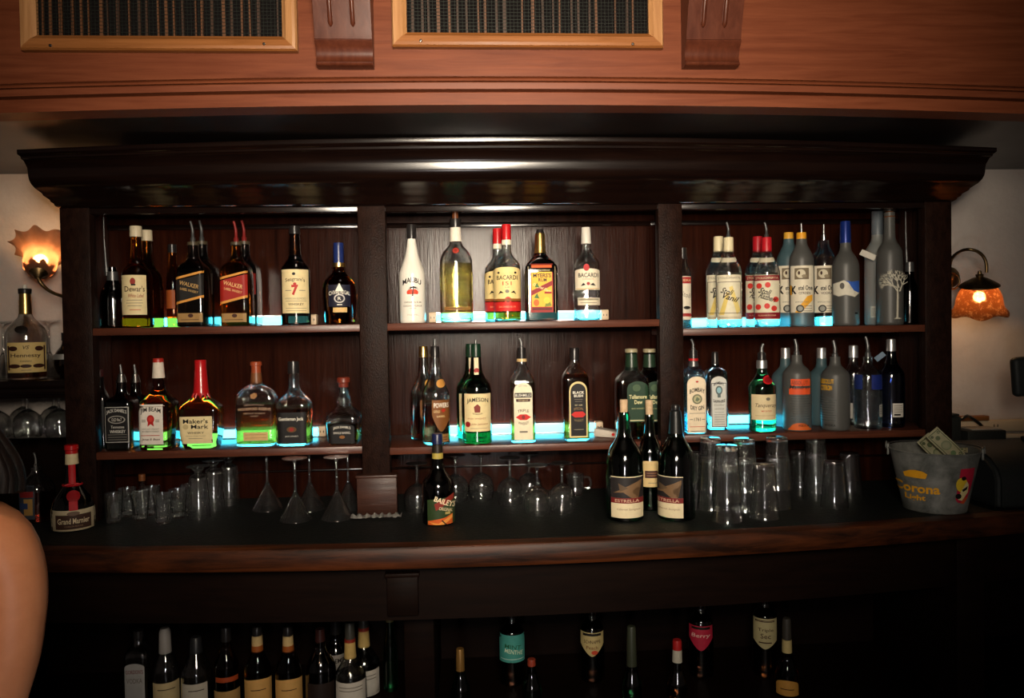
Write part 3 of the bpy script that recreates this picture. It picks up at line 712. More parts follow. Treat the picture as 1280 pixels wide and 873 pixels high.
def ketel(lab, cx, Y, dy, body, capc, kc, citrus, word, spt=True, lx=0, rim=0):
    art = [T('K', -9, 363, 6, 10, BLK, bold=.05), Rc(-13.2, 357, -11.4, 369, kc), T('etel One', 4, 360.5, 16, 6, BLK, bold=.02), T(word, 3, 367, 13, 3.2, DKBR), Rc(-8, 336, 8, 350, (120, 106, 84)), Ov(-1, 343, 5.4, 5.4, (206, 196, 168)), Ov(-3, 342, 1.2, 2.4, DKBR), Ov(3, 346, 3, 2, (140, 126, 100)),
           Ov(-2, 386, 4.6, 4.6, (60, 60, 56)), Ov(-2, 386, 3, 3, (150, 150, 140)), Ln(2, 11, (383, 386, 389), GRY, .6), T('IMPORTED', 0, 378, 14, 1.6, GRY, bold=0)]
    if citrus: art = [Pl([(-8, 391), (6, 371), (12, 369), (12, 376), (-1, 391)], (236, 170, 50))] + art
    p = [('cap', [(291 + dy, 5.4), (292.5 + dy, 5.9), (302 + dy, 6)], cap(capc, .4))] if capc else []
    return bottle('vodka_bottle', lab, 'bottle', cx, Y, zu[2], [(299 + dy, 6), (306 + dy, 6.6), (312 + dy, 9.5), (320 + dy, 13.6), (328 + dy, 14.8), (403, 14.6)], body,
       parts=p, labels=[dict(box=(-13, 333, 13.5, 391), col=(226, 216, 192), x=lx, art=art)], spout=(pour(296 + dy, 279 + dy, 1.7, 0), STEEL) if spt else None)
ketel('frosted vodka bottle with yellow cap, chrome pourer and citrus label', 1002, YA, 0, FROST, (226, 158, 40), (226, 160, 40), True, 'CITROEN')
ketel('yellow-capped frosted vodka bottle half hidden behind the citrus label', 986, YC + .01, 0, FROSTB, (216, 160, 54), (226, 160, 40), False, 'CITROEN', False)
ketel('clear vodka bottle with white label and red initial, right of the citrus one', 1030, YC + .01, 2, CLEAR, None, (150, 26, 34), False, 'VODKA')
bottle('vodka_bottle', 'frosted vodka bottle with blue cap and white bird print', 'bottle', 1057, YA - .01, zu[2],
       [(302, 6), (314, 6.6), (320, 11), (328, 15), (335, 16), (402, 16)], FROST, parts=[('cap', [(277, 5.6), (279, 6), (304, 6.6)], cap((24, 46, 120), .28, .3))],
       labels=[dict(art=[Pl([(0, 352), (8, 353), (15, 352), (15, 366), (4, 366)], (52, 92, 178)), Pl([(-14, 355), (-7, 353), (-2, 351), (3, 354), (1, 360), (9, 364), (15, 367), (10, 372), (0, 369), (-8, 371), (-14, 368)], (214, 208, 190)), Ov(-4, 358, 2.6, 4, (96, 92, 86)), Rc(10, 391, 13, 393, BLK)])])
def belv(lab, cx, Y, front):
    tree = []
    if front:
        TW = (196, 190, 172)
        tree = [Pl([(7, 398), (9.2, 398), (9.6, 370), (8.8, 355), (7.6, 355), (7.6, 372)], TW), Pl([(4, 399), (13, 399), (11, 397.5), (6, 397.5)], TW)]
        rnd = random.Random(4)
        def br(x, y, a, L, d):
            x2, y2 = x + math.sin(a) * L, y - math.cos(a) * L; w = .22 + .16 * d
            if abs(x2) > 15: return
            nx, ny = math.cos(a) * w, math.sin(a) * w
            tree.append(Pl([(x - nx, y - ny), (x + nx, y + ny), (x2 + nx * .6, y2 + ny * .6), (x2 - nx * .6, y2 - ny * .6)], TW))
            if d > 0:
                for q in (-.55, -.1, .45): br(x2, y2, a + q + rnd.uniform(-.15, .15), L * rnd.uniform(.62, .8), d - 1)
        for a in (-1.0, -.6, -.2, .25): br(8.2, 362 + rnd.uniform(-3, 4), a, 8.5, 3)
    L = [dict(art=tree)] if front else [dict(box=(-8, 383, -1, 397), col=(196, 190, 176), name='barcode_label', art=[Ln(-7, -2, (386, 388, 390, 392, 394), BLK, .6)])]
    return bottle('vodka_bottle', lab, 'bottle', cx, Y, zu[2], [(266, 6.4), (296, 6.6), (303, 8), (310, 13), (318, 15.4), (402, 15.6)], FROST if front else frosted('dim_frosted_glass', (.42, .44, .42)), labels=L,
       parts=[('cap', [(255, 6.6), (256.5, 7), (264.5, 7)], CAPBLK if not front else cap((40, 36, 32))), ('stopper', [(264.8, 4.5), (272, 6.9)], cap((110, 64, 34)))] if front else [('cap', [(264, 6.2), (265, 6.8), (294, 7)], cap((96, 104, 110), .4))])
belv('tall frosted vodka bottle with white bare tree print', 1112, YA + .01, True)
b_ = belv('tall frosted vodka bottle with hanging tag, behind the bare tree print', 1097, YC + .03, False)
bt = P(1085, 319, 3.0); bm = bmesh.new()
box(bm, -.03, .03, -.001, .001, -.012, .012, .0008, M=Matrix.Rotation(R_(28), 4, 'Y') @ Matrix.Identity(4))
t_ = build('neck_tag', bm, paper((206, 200, 186)), b_)
b_rot = Matrix.Rotation(-b_.rotation_euler.z, 3, 'Z'); t_.location = b_rot @ (bt - b_.location) 
bottle('spirit_bottle', 'dark bottle with tall thin pourer, at the far right of the upper shelf', 'bottle', 1137, YC - .02, zu[2],
       [(336, 4.5), (348, 5), (356, 8), (366, 9.5), (400, 9.5)], BLACKG, parts=[('collar', [(328, 5), (340, 5.5)], STEELD)], spout=([(-3, 332, 2.2), (-3.5, 310, 1.1), (-4, 285, .9), (-4, 264, .7)], STEELD))
# ---- lower left shelf
def jd(lab, cx, Y, front):
    art = [Fr(-14, 507.5, 14, 551, .7, (190, 186, 178)), T("JACK DANIEL'S", 0, 514.5, 24, 5.4, (206, 202, 192), arc=2.4, bold=.02), Ov(0, 523, 10.5, 5, (150, 146, 138)), Ov(0, 523, 9, 3.8, BLK), T('OLD No.7', 0, 523, 12, 4, (200, 196, 186)), T('Tennessee', 1, 532, 16, 3.4, (206, 202, 192)), T('WHISKEY', 1, 537.6, 19, 3.8, (206, 202, 192), bold=.02), Ln(-11, 12, (541.5, 544.5, 547.5), (130, 126, 118), .6, 2)]
    return bottle('whiskey_bottle', lab, 'bottle', cx, Y, zl[0], [(478, 5.6), (490, 6), (494, 8), (499, 14), (503, 15.8), (556, 15.8)], BLACKG, c=.25,
       labels=[dict(box=(-14.5, 507, 14.5, 551.5), col=(24, 22, 22), art=art if front else [])], parts=[('cap', [(468, 4), (470, 4.4), (478, 6.4)], STEEL)], spout=([(0, 472, 2.2), (0, 465, 1.8), (-1, 456, 1.5)], STEELD))
jd('square dark whiskey bottle with black and white ornamental label, front of the pair', 152.5, YA - .005, True)
jd('square dark whiskey bottle half hidden behind the black and white label', 170, YC + .0, False)
bottle('whiskey_bottle', 'faint dark bottle in shade beside the left end pillar', 'bottle', 125, YA + .045, zl[0], [(470, 5), (486, 5.5), (493, 8), (500, 9.5), (555, 9.5)], BLACKG, c=.4,
       labels=[dict(box=(-7, 500, 8, 540), col=(20, 19, 20))], parts=[('cap', [(462, 5), (471, 5.4)], cap((50, 16, 14)))])
bottle('whiskey_bottle', 'bourbon bottle with white neck wrap and white label with red seal', 'bottle', 199, YA, zl[0],
       [(472, 6.4), (482, 7), (490, 9), (499, 16), (504, 19.6), (557, 19.4)], AMBERD, c=.4, rot=-4, parts=[('neck_wrap', [(453, 6.2), (472.5, 7.4)], paper((222, 208, 190))), ('cap', [(448, 5.6), (449.5, 6.2), (453, 6.4)], cap((170, 40, 30)))],
       labels=[dict(box=(-17, 504, 14, 553), col=(230, 220, 206), x=-1, art=[T('JIM BEAM', -1, 513, 25, 7, BLK, arc=2.5, bold=.02), Ov(-1, 522, 4.6, 5.2, RED), Pl([(-4, 524), (-5, 531), (-1, 528), (3, 531), (2, 524)], RED), Ov(-1, 522, 2.8, 3.2, (206, 60, 50)), Ln(-12, -7, (523, 525), GRY), Ln(5, 10, (523, 525), GRY), T('KENTUCKY STRAIGHT', -1, 534, 21, 2, GRY, bold=0), T('BOURBON WHISKEY', -1, 537, 21, 2, GRY), Rc(-13, 541.5, 10, 542.3, (180, 60, 46)), T('James B. Beam', -1, 547, 22, 3.4, DKBR, shear=.3)])])
tb = bottle('whiskey_bottle', 'squat square bourbon bottle with dripping red wax neck and cream label', 'bottle', 252, YA + .01, zl[0],
       [(486, 7), (492, 8.5), (499, 14), (505, 20), (510, 23.6), (520, 23.8), (545, 23), (556, 20.5)], AMBERG, c=.35, ratio=.72,
       parts=[('wax_seal', [(450, 6.4), (451, 7), (462, 7), (464, 7.4), (484, 8.6), (492, 9.6), (496, 10.6)], REDWAX)],
       labels=[dict(box=(-21.5, 519, 18, 552.5), col=CREAM, art=[T("Maker's", -2, 524.7, 30, 5.6, BLK, bold=.015), T('Mark', 3, 531.5, 21, 5.2, BLK, bold=.015), Ov(-14, 531.5, 3.4, 3.2, (190, 170, 124)), T('WHISKY', -2, 539, 20, 2.6, BLK), T('Kentucky Straight Bourbon', -2, 543, 24, 1.5, GRY, bold=0), Ln(-13, 8, (546,), GRY, .5, 3)])])
bm = bmesh.new(); s_ = S(252, 2.9)
for a in range(5):
    th = -2.5 + a * .5 + .15; l = (9, 5, 3, 6, 12)[a]
    z_ = P(252, 495, 2.925).z - zl[0]
    tube(bm, [(math.cos(th) * 9.6 * s_, math.sin(th) * 9.6 * s_, z_ + .01), (math.cos(th) * 12.5 * s_, math.sin(th) * 11.2 * s_, z_ - l * .4 * s_), (math.cos(th) * 15 * s_, math.sin(th) * 12 * s_, z_ - l * .75 * s_)], [.004, .0042, .003], 8)
build('wax_drip', bm, REDWAX, tb, 60)
bottle('whiskey_bottle', 'wide flat flask of bourbon with copper neck and printed lettering', 'bottle', 321, YA + .01, zl[0],
       [(468, 6), (478, 6.6), (481, 9), (484, 15), (490, 21), (497, 24.5), (505, 25), (548, 25), (556, 24)], CLEAR, c=.55, ratio=.5, wall=.004, fill=505, liq=AMBERG,
       parts=[('stopper', [(452, 6), (453, 7), (457, 7), (457.5, 5.8), (468, 6)], cap((150, 66, 36), .35)), ('neck_band', [(466, 6.4), (480, 7.2)], cap((116, 70, 40), .4))],
       labels=[dict(art=[T('WOODFORD RESERVE', 0, 511, 40, 3.4, (196, 160, 130), arc=1), T('DISTILLERS SELECT', 0, 506, 24, 1.8, (170, 140, 120), arc=1, bold=0), T('KENTUCKY BOURBON', 0, 515.6, 26, 2, (176, 146, 120), bold=0), T('WHISKEY', 0, 519, 10, 1.6, (176, 146, 120), bold=0), Pl([(-5, 493), (0, 490), (4, 494), (0, 498), (-4, 497)], (150, 110, 70))]),
               dict(box=(-14, 539, 16, 549.5), col=(206, 172, 114), name='foot_label', art=[Ln(-12, 14, (542, 546), (150, 116, 70), .5)])])
bottle('whiskey_bottle', 'tall-necked whiskey bottle with black label, right of the flat flask', 'bottle', 367.5, YA + .01, zl[0],
       [(466, 6.4), (480, 6.8), (488, 8), (495, 14), (502, 20), (508, 21.4), (556, 21)], CLEAR, c=.6, ratio=.8, wall=.0032, fill=510, liq=AMBERD,
       parts=[('stopper', [(452, 6.4), (458, 7), (467, 7)], CAPBLK)], spout=([(0, 456, 2), (-1, 452, 1.6)], STEELD),
       labels=[dict(box=(-17.5, 514, 17.5, 552), col=(22, 20, 20), art=[T('Gentleman Jack', -.5, 522.5, 30, 5.4, WHITE, bold=.015), Ov(0, 535, 6, 3.6, (90, 60, 28)), Ov(0, 535, 3, 2.4, (140, 36, 28)), T('JACK DANIEL\'S', 0, 543.5, 16, 2.4, (190, 186, 176))])])
bottle('whiskey_bottle', 'short decanter-like bottle with bulging neck and black label, by the dividing post', 'bottle', 430, YA + .015, zl[0],
       [(483, 5.5), (492, 6), (497, 8.6), (502, 8.8), (506, 8), (511, 13), (517, 18.6), (523, 20.4), (530, 19.5), (556, 18)], CLEAR, c=.35, wall=.0035, fill=528, liq=AMBERD,
       parts=[('stopper', [(471.5, 7), (473, 8), (478, 8), (479, 6.4), (484, 6)], cap((110, 42, 26), .4))],
       labels=[dict(box=(-15, 528, 15, 552), col=(22, 20, 20), shape='arch', k=4, art=[T("JACK DANIEL'S", 0, 533.5, 21, 3.8, WHITE, arc=1.6), T('SINGLE BARREL', 0, 538.8, 21, 2.8, (190, 186, 176)), Ov(0, 544, 3.4, 2, (130, 84, 40))])])
# ---- lower middle shelf
def powers(lab, cx, Y, dy, front):
    return bottle('whiskey_bottle', lab, 'bottle', cx, Y, zl[1], [(446 + dy, 5.4), (468 + dy, 6.6), (478 + dy, 11), (488 + dy, 15.6), (494 + dy, 17.2), (548, 17)], CLEAR, wall=.003, fill=506, liq=REDL,
       parts=[('cap', [(433 + dy, 5), (434 + dy, 5.4), (446.5 + dy, 5.8)], GOLD if not front else CAPBLK)], spout=(pour(436, 424, 2, 0), STEELD) if front else None,
       labels=[dict(box=(-3, 499, 20, 538), x=-2, col=(120, 74, 34), shape='shield', k=20, art=[T('POWERS', 8.5, 505.5, 18, 6, WHITE, bold=.02), T('GOLD', 3, 513, 8, 3, (230, 200, 140)), Pl([(8, 512), (11, 509.5), (14, 512), (11, 514.5)], (170, 40, 30)), T('LABEL', 8, 519, 10, 2.2, (226, 200, 150))]),
               dict(box=(2, 541, 17, 551), x=-2, col=(140, 100, 56), name='foot_label', art=[Ln(4, 15, (545, 548), DKBR, .6)]), dict(box=(2, 474 + dy, 13, 484 + dy), col=(196, 138, 66), x=-1, shape='oval', name='neck_label')])
powers('red-brown whiskey bottle with brown shield label and dark pourer', 544.5, YA, 0, True)
powers('gold-capped whiskey bottle half hidden behind the brown shield label', 530, YC + .01, 0, False)
def jameson(lab, cx, Y, front):
    art = [T('JAMESON', 1, 500.5, 26, 6.6, BLK, arc=1.6, bold=.015), Pl([(-2.5, 514), (-3.5, 507), (1, 503.5), (4.5, 507), (4, 514)], (120, 40, 30)), T('ESTABLISHED', 1, 515, 12, 1.8, DKBR, arc=-1), T('IRISH WHISKEY', 0, 521.5, 22, 2, (150, 60, 44), bold=0), Ov(-11, 528.5, 3, 3.4, (140, 30, 30)), T('John Jameson', 3, 528.5, 20, 3, (150, 90, 60), shear=.3), Ln(-8, 12, (533.5,), GRY, .5)]
    return bottle('whiskey_bottle', lab, 'bottle', cx, Y, zl[1], [(440, 5.8), (464, 7), (472, 11), (480, 17), (487, 18.8), (549, 18.6)], GREENG if not front else DGREENG,
       parts=[('cap', [(430, 5.4), (432, 6), (446, 6.3)], cap((16, 44, 28), .35))], spout=(pour(432, 425, 1.8, 0), STEELD) if front else None,
       labels=[dict(box=(-15, 491, 17, 537.5), col=CREAM, art=art if front else []), dict(box=(-2.5, 447, 3, 468), col=(224, 208, 170), name='neck_label', art=[Ov(.5, 463, 3, 3.2, (150, 40, 40))])])
jameson('green whiskey bottle with cream label and cream neck label', 595.5, YA, True)
jameson('green whiskey bottle almost hidden behind the cream-labelled green bottle', 589, YC + .025, False)
bottle('whiskey_bottle', 'whiskey bottle with tall white arched label', 'bottle', 652.5, YA, zl[1],
       [(449, 5.6), (456, 6), (464, 9), (472, 13.5), (478, 15.2), (550, 15)], CLEAR, c=.35, wall=.003, fill=478, liq=AMBERG, parts=[('collar', [(448.5, 6.2), (452, 6.4)], cap((200, 170, 120))), ('cap', [(435, 5.4), (449, 5.8)], CAPBLK)], spout=(pour(437, 423, 1.9, -2.5), STEELD),
       labels=[dict(box=(-11.5, 477.5, 11.5, 548), col=(232, 220, 190), shape='arch', k=11, art=[Rc(-10.5, 490, 10.5, 496, BLK), T('BUSHMILLS', 0, 493, 19, 3.6, WHITE), Pl([(-9, 497.5), (9, 497.5), (8.5, 501), (-8.5, 501)], DKBR), T('Original', 0, 499.2, 12, 2, CREAM, bold=0), Pl([(-9.5, 520), (-4, 516.5), (4, 516.5), (9.5, 520), (4, 523.5), (-4, 523.5)], (200, 36, 30)), Ov(0, 520, 2, 2.6, (130, 30, 26)), T('TRIPLE', 0, 513, 14, 3.4, DKBR, arc=1.4), T('WHISKEY', 0, 526.5, 13, 3.4, DKBR, arc=-1.4), Rc(-5, 537, 5, 539, GRY), T('EST 1608', 0, 482, 10, 1.5, GRY, arc=1, bold=0)])])
bottle('whiskey_bottle', 'whiskey bottle with black arched label edged in cream', 'bottle', 718.5, YA + .01, zl[1],
       [(449, 5.4), (456, 6), (462, 11), (470, 15.4), (478, 16.2), (550, 16)], CLEAR, c=.4, wall=.003, fill=467, liq=AMBERD, parts=[('cap', [(435, 5.4), (437, 6), (450, 6)], CAPBLK)],
       labels=[dict(box=(-9.5, 476, 13, 545), col=(222, 200, 140), shape='arch', k=11, art=[]), dict(box=(-7.8, 478.5, 11.3, 543), col=(22, 18, 18), shape='arch', k=10, name='inner_label', art=[T('BLACK', 2, 489.5, 14, 3.2, WHITE, bold=.02), T('BUSH', 2, 493.6, 11, 3.2, WHITE, bold=.02), Ln(-4, 8, (498, 500.5), GRY, .5, 2), T('EST 1608', 2, 505, 9, 1.6, (190, 176, 140)), Pl([(-7.4, 516.5), (-3, 513), (7, 513), (11, 516.5), (7, 520), (-3, 520)], (200, 36, 30)), T('SPECIAL', 2, 510, 12, 3, (140, 110, 70), arc=1), T('WHISKEY', 2, 523, 12, 3, (120, 100, 64), arc=-1), Ln(-4, 8, (535,), (150, 140, 110), .6)])])
for l in [o for o in COL.objects if o.name.startswith('inner_label')]:
    l.location.y -= .0011
def tulla(lab, cx, Y, front):
    return bottle('whiskey_bottle', lab, 'bottle', cx, Y, zl[1], [(437, 7), (440, 7.6), (444, 6.8), (462, 8), (466, 12), (472, 18.5), (478, 20.6), (545, 20.4)], CLEAR if front else BROWNG, c=.5, ratio=.7, wall=.0035 if front else None, fill=476, liq=AMBERD if front else None,
       parts=[('neck_wrap', [(441, 7), (463, 8.3)], cap((30, 50, 34), .35)), ('cap', [(436, 7.2), (437, 7.8), (440.6, 7.8)], cap((150, 140, 110)))],
       labels=[dict(box=(-9, 476, 18, 526), col=(36, 62, 44), shape='arch', k=9, art=[Ov(3, 484, 5, 4.4, (70, 92, 66)), T('Tullamore', 4.5, 495, 22, 5, (222, 214, 160), bold=.02), T('Dew', 5, 501.5, 10, 5, (222, 214, 160), bold=.02), T('IRISH WHISKEY', 4.5, 509.5, 16, 1.8, (170, 170, 120), bold=0), Rc(-7, 523.4, 16, 524.8, (190, 184, 140))])])
tulla('brown whiskey bottle with dark green arched label, behind the wine bottles', 789.5, YA + .015, True)
tulla('brown whiskey bottle with dark green label, half hidden behind the right dividing post', 812, YC, False)
# ---- lower right shelf
bottle('gin_bottle', 'gin bottle with tall white label and red collar, left of the blue bottle', 'bottle', 867, YA - .01, zl[2],
       [(455, 6), (460, 6.4), (463, 11), (467, 12.6), (541, 12.4)], CLEAR, c=.25, wall=.003, fill=470, liq=BLUEG, parts=[('cap', [(438, 5), (448, 5.6)], CAPBLK), ('collar', [(448, 5.8), (451, 6.4)], cap((176, 26, 28))), ('neck_band', [(451.5, 5.6), (458, 6.4)], STEELD)], spout=(pour(440, 424, 1.9, -2.5), STEELD),
       labels=[dict(box=(-11.6, 470, 12, 541), col=(232, 214, 184), shape='arch', k=9, art=[T('BOMBAY', .5, 489, 19, 5.4, BLK, arc=2.6, bold=.02), Ov(.5, 498, 6.2, 6.2, (120, 120, 96)), Ov(.5, 498, 4.4, 4.4, (186, 180, 140)), Pl([(-2, 500), (0, 495), (4, 498), (1, 501)], (110, 120, 96)), T('DRY GIN', .5, 507.5, 17, 5.4, BLK, arc=-2, bold=.02), Ln(-9, 10, (515.5,), GRY, .6), T('1761', .5, 523, 8, 4, BLK), Ln(-9, -5, (523,), GRY), Ln(6, 10, (523,), GRY), Ln(-9, 10, (532,), SALM, .7), Ln(-8, 9, (537.5,), GRY, .8), Ov(.5, 476.5, 1.8, 1.1, RED)])])
bottle('gin_bottle', 'bright blue glass gin bottle with arched white label', 'bottle', 894, YC - .02, zl[2],
       [(455, 4.6), (459, 5), (462, 10), (467, 13), (540, 12.8)], BLUEG, c=.25, parts=[('cap', [(440, 3.4), (442, 4), (456, 4.6)], CAPBLK), ('neck_label', [(443, 3.2), (455, 3.4)], paper((190, 184, 170)))],
       labels=[dict(box=(-9.6, 470, 10.4, 533), col=(214, 214, 206), shape='arch', k=8, art=[Fr(-9.2, 478, 10, 532.4, .8, (60, 66, 76)), T('BOMBAY', .4, 480, 13, 3.8, BLK, arc=2, bold=.02), Ov(.4, 487, 4.4, 5.6, (96, 110, 110)), Ov(.4, 487, 2.8, 3.6, (150, 196, 206)), Rc(-1.6, 492, 2.4, 496, (96, 110, 110)), T('SAPPHIRE', .4, 499.5, 15, 3.8, BLK, arc=-1.6, bold=.02), T('Distilled', .4, 505, 12, 2.2, GRY, shear=.3, bold=0), T('LONDON DRY GIN', .4, 510, 12, 1.6, GRY), Ln(-7, 8, (514, 517, 520, 523, 526, 529), (150, 150, 146), .5, 2)])])
bottle('gin_bottle', 'green gin bottle with silver collar, red wax seal and cream label', 'bottle', 952.5, YA, zl[2],
       [(460, 6), (466, 6.4), (472, 9), (478, 14), (482, 16.6), (488, 17), (541, 16.6)], GREENG, parts=[('neck_band', [(450.5, 6), (452, 6.4), (460.5, 6.6)], SILVER), ('cap', [(441, 4.6), (442, 5), (450.8, 5)], CAPBLK)], spout=(pour(444, 430, 2.4, 2.2), STEELD),
       labels=[dict(box=(-12.5, 492, 16, 523.5), col=(226, 206, 162), x=0, art=[T('Tanqueray', 4, 506, 25, 6, DKBR, shear=.3, bold=0), Ov(7, 497.5, 2.4, 2, GRY), T('IMPORTED', 5, 512.5, 12, 2, SALM), Ln(-8, 14, (518,), (190, 170, 130), .6)]),
               dict(box=(1, 469, 13.5, 479.6), col=(196, 26, 32), x=0, shape='oval', name='wax_seal', art=[Ov(7, 474.4, 4, 3.6, (150, 16, 24))])])
def absolut(lab, cx, Y, dy, body, top, tc, lx, blob=False, spt=False, base=541):
    art = [Rc(-10, 475 + dy, 12, 483.5 + dy, top), Rc(-12, 486 + dy, 12, 494 + dy, top)] if blob else [T('ABSOLUT', 0, 476 + dy, 17, 6, tc, bold=.03), T('CITRON', 0, 484 + dy, 13, 6.4, tc, bold=.03)]
    if blob: art += [T('ABSOLUT', 0, 479.4 + dy, 19, 5, (140, 60, 40)), T('Mandrin', 0, 485 + dy, 22, 4.6, (40, 40, 40), shear=.3)]
    art += Ln(-11, 12, [496 + dy + 3.1 * i for i in range(10)], (90, 96, 96), .8, 4) + [T('VODKA', 4, 530, 12, 3, BLK)]
    if blob: art = [Ov(0, 536.5, 14, 6, (206, 92, 36), 24), Ov(0, 534, 11, 7, (214, 100, 40), 24)] + art
    return bottle('vodka_bottle', lab, 'bottle', cx, Y, zl[2], [(446 + dy, 6), (456 + dy, 6.4), (460 + dy, 10), (465 + dy, 15), (471 + dy, 17.2), (base, 17)], body, labels=[dict(art=art, x=lx)] if top else [],
       parts=[] if spt else [('cap', [(433 + dy, 5), (434 + dy, 5.4), (447 + dy, 5.6)], SILVER)], spout=(pour(448 + dy, 426 + dy, 2.6, -2), STEELD) if spt else None)
absolut('frosted vodka bottle with orange bands and orange patch at its foot', 996, YA, -2, FROST, (226, 86, 42), BLK, 3, True, True)
absolut('silver-capped frosted vodka bottle behind the orange-banded one', 982, YC + .02, 2, FROSTB, None, BLK, 0)
absolut('frosted vodka bottle with yellow lettering, right of the orange-banded one', 1044, YA - .005, 0, FROST, (1, 1, 1), (226, 170, 40), -10, False, True)
absolut('silver-capped frosted vodka bottle between the orange bands and the yellow lettering', 1027, YC + .02, 2, FROSTB, None, BLK, 0)
bottle('vodka_bottle', 'clear bottle with silver cap, behind the clear bottle with the blue band', 'bottle', 1067, YC, zl[2], [(446, 5), (456, 5.6), (462, 10), (468, 12), (538, 12)], CLEAR, wall=.003, fill=470, liq=WATER, parts=[('cap', [(432, 5), (433, 5.4), (447, 5.6)], SILVER)],
       labels=[dict(box=(-8, 503, -1, 522), col=(170, 164, 156), name='side_label')])
bottle('vodka_bottle', 'half full clear vodka bottle with blue band and dark pourer', 'bottle', 1085, YA, zl[2], [(446, 5.4), (456, 6), (461, 10), (466, 14.8), (472, 16.4), (535, 16.2)], CLEAR, wall=.0032, fill=488, liq=WATER, spout=(pour(448, 421, 2.4, -2.5), STEELD),
       labels=[dict(box=(4, 468, 16, 486), col=(24, 40, 110), name='blue_label'), dict(box=(-15.5, 468, -6, 486), col=(30, 46, 104), name='blue_label'), dict(box=(12.5, 505, 15.8, 520), col=(170, 168, 160), name='side_label', art=[Ln(13, 15.4, (507, 510, 513, 516), BLK, .7)])])
b_ = bottle('vodka_bottle', 'cobalt blue bottle with silver cap and white barcode sticker', 'bottle', 1114, YA + .03, zl[2], [(438, 5.2), (446, 5.6), (456, 8), (464, 14), (470, 15.6), (533, 15.4)], NAVYG, parts=[('cap', [(424, 4.8), (426, 5.4), (439, 5.6)], SILVER)],
       labels=[dict(box=(1.5, 503, 13, 520), col=(206, 200, 190), name='barcode_label', art=[Ln(3, 12, (506, 508.5, 511, 513.5), GRY, .6), Ln(3, 10, (517,), BLK, 2)])])
bm = bmesh.new(); box(bm, -.02, .02, -.001, .001, -.01, .01, .0008, M=Matrix.Rotation(R_(-40), 4, 'Y'))
t_ = build('neck_tag', bm, paper((110, 130, 150)), b_); t_.location = Matrix.Rotation(-b_.rotation_euler.z, 3, 'Z') @ (P(1100, 446, 2.9) - b_.location)

# ---- on the side shelf and the counter
ZW = 1.371
bottle('cognac_bottle', 'cognac bottle with gold neck and ornate cream label on the side shelf', 'bottle', 32.5, 2.985, ZW,
       [(372, 6.4), (393, 7), (398, 9.5), (405, 16), (412, 22), (420, 24), (432, 24), (470, 21.6)], CLEAR, wall=.0035, fill=452, liq=AMBERD,
       parts=[('neck_foil', [(367, 6.4), (393, 7.4)], GOLD), ('cap', [(361, 7), (362, 7.6), (367.5, 7.2)], CAPBLK), ('pour_plug', [(356, 1.4), (358, 2.2), (361.5, 2.2)], cap((224, 218, 206)))],
       labels=[dict(box=(-20, 428, 20.5, 465), col=(220, 190, 124), art=[T('Hennessy', -1, 444.5, 31, 6, DKBR, bold=.015), Ov(-14, 435.5, 4.5, 3, DKBR), Ov(13, 435.5, 4.5, 3, DKBR), Ov(-13, 457, 6, 2.6, DKBR), Ov(12, 457, 6, 2.6, DKBR), Ov(-1, 457, 6, 2.2, DKBR), T('VS', -1, 434, 7, 4.4, DKBR, shear=.3), T('COGNAC', -1, 451, 12, 2, DKBR), Rc(17.5, 432, 19, 462, DKBR), Rc(-19, 432, -17.5, 462, DKBR), Ln(-6, 4, (462,), GRY, .6)]),
               dict(box=(-10, 407.5, 4, 417), x=-2, col=(26, 18, 14), shape='oval', name='seal')])
bottle('liqueur_bottle', 'round dark liqueur bottle with silver band, half behind the left end pillar', 'bottle', 83, 3.07, ZW, [(424, 4), (432, 5), (438, 10), (446, 14), (456, 14.5), (466, 11), (470, 8)], BLACKG,
       parts=[('band', [(442.5, 13.6), (449, 15)], SILVER), ('cap', [(416, 5), (426, 5)], CAPBLK)])
def onc(x, y, r): g = G(x, y, Z_CT); return g.y + r
gm = bottle('liqueur_bottle', 'squat liqueur bottle with red ribbon and red wax cap, beside the bare shoulder', 'bottle', 91, 2.765, Z_CT,
       [(578, 6.4), (592, 7), (604, 9), (614, 15), (622, 21), (632, 24), (645, 24.8), (657, 24)], BLACKG, parts=[('wax_cap', [(556, 7), (557, 8), (562, 8), (563, 7), (567, 7.2)], REDWAX), ('neck_wrap', [(566, 7), (580, 7.6)], paper((214, 196, 156)))],
       labels=[dict(box=(-24, 633.5, 24, 661), x=0, col=(206, 190, 156), art=[Rc(-19, 639, 19, 656.5, (70, 46, 36)), T('Grand Marnier', 0, 646.5, 34, 7, (224, 206, 170), bold=.02), T('CORDON ROUGE', 0, 653, 20, 1.8, (170, 140, 110), bold=0), Ov(0, 637.5, 7, 2.6, (120, 96, 80)), Ln(-20, 20, (658.5,), GRY, .5)], shape='smile', k=0),
               dict(box=(-4, 580, 3.6, 604), col=(176, 18, 28), name='ribbon'), dict(box=(-7, 611, 8, 624), col=(150, 16, 24), shape='oval', name='ribbon_seal'), dict(box=(-4.6, 623, 5, 634), col=(186, 20, 34), name='ribbon_tail')])
bm = bmesh.new(); s_ = S(91, 2.765); z_ = P(91, 606, 2.765).z - Z_CT
tube(bm, [(10.4 * s_ * math.cos(2 * PI * k / 24), 10.4 * s_ * math.sin(2 * PI * k / 24), z_) for k in range(24)], .004, 8, closed=True)
for q in (-1, 1): tube(bm, [(q * .002, -10.8 * s_, z_), (q * .012, -11.4 * s_, z_ + .006), (q * .026, -11.2 * s_, z_ + .003)], [.003, .0045, .0025], 8)
build('ribbon_bow', bm, mat('ribbon_red', lin((178, 18, 28)), .4), gm, 60)
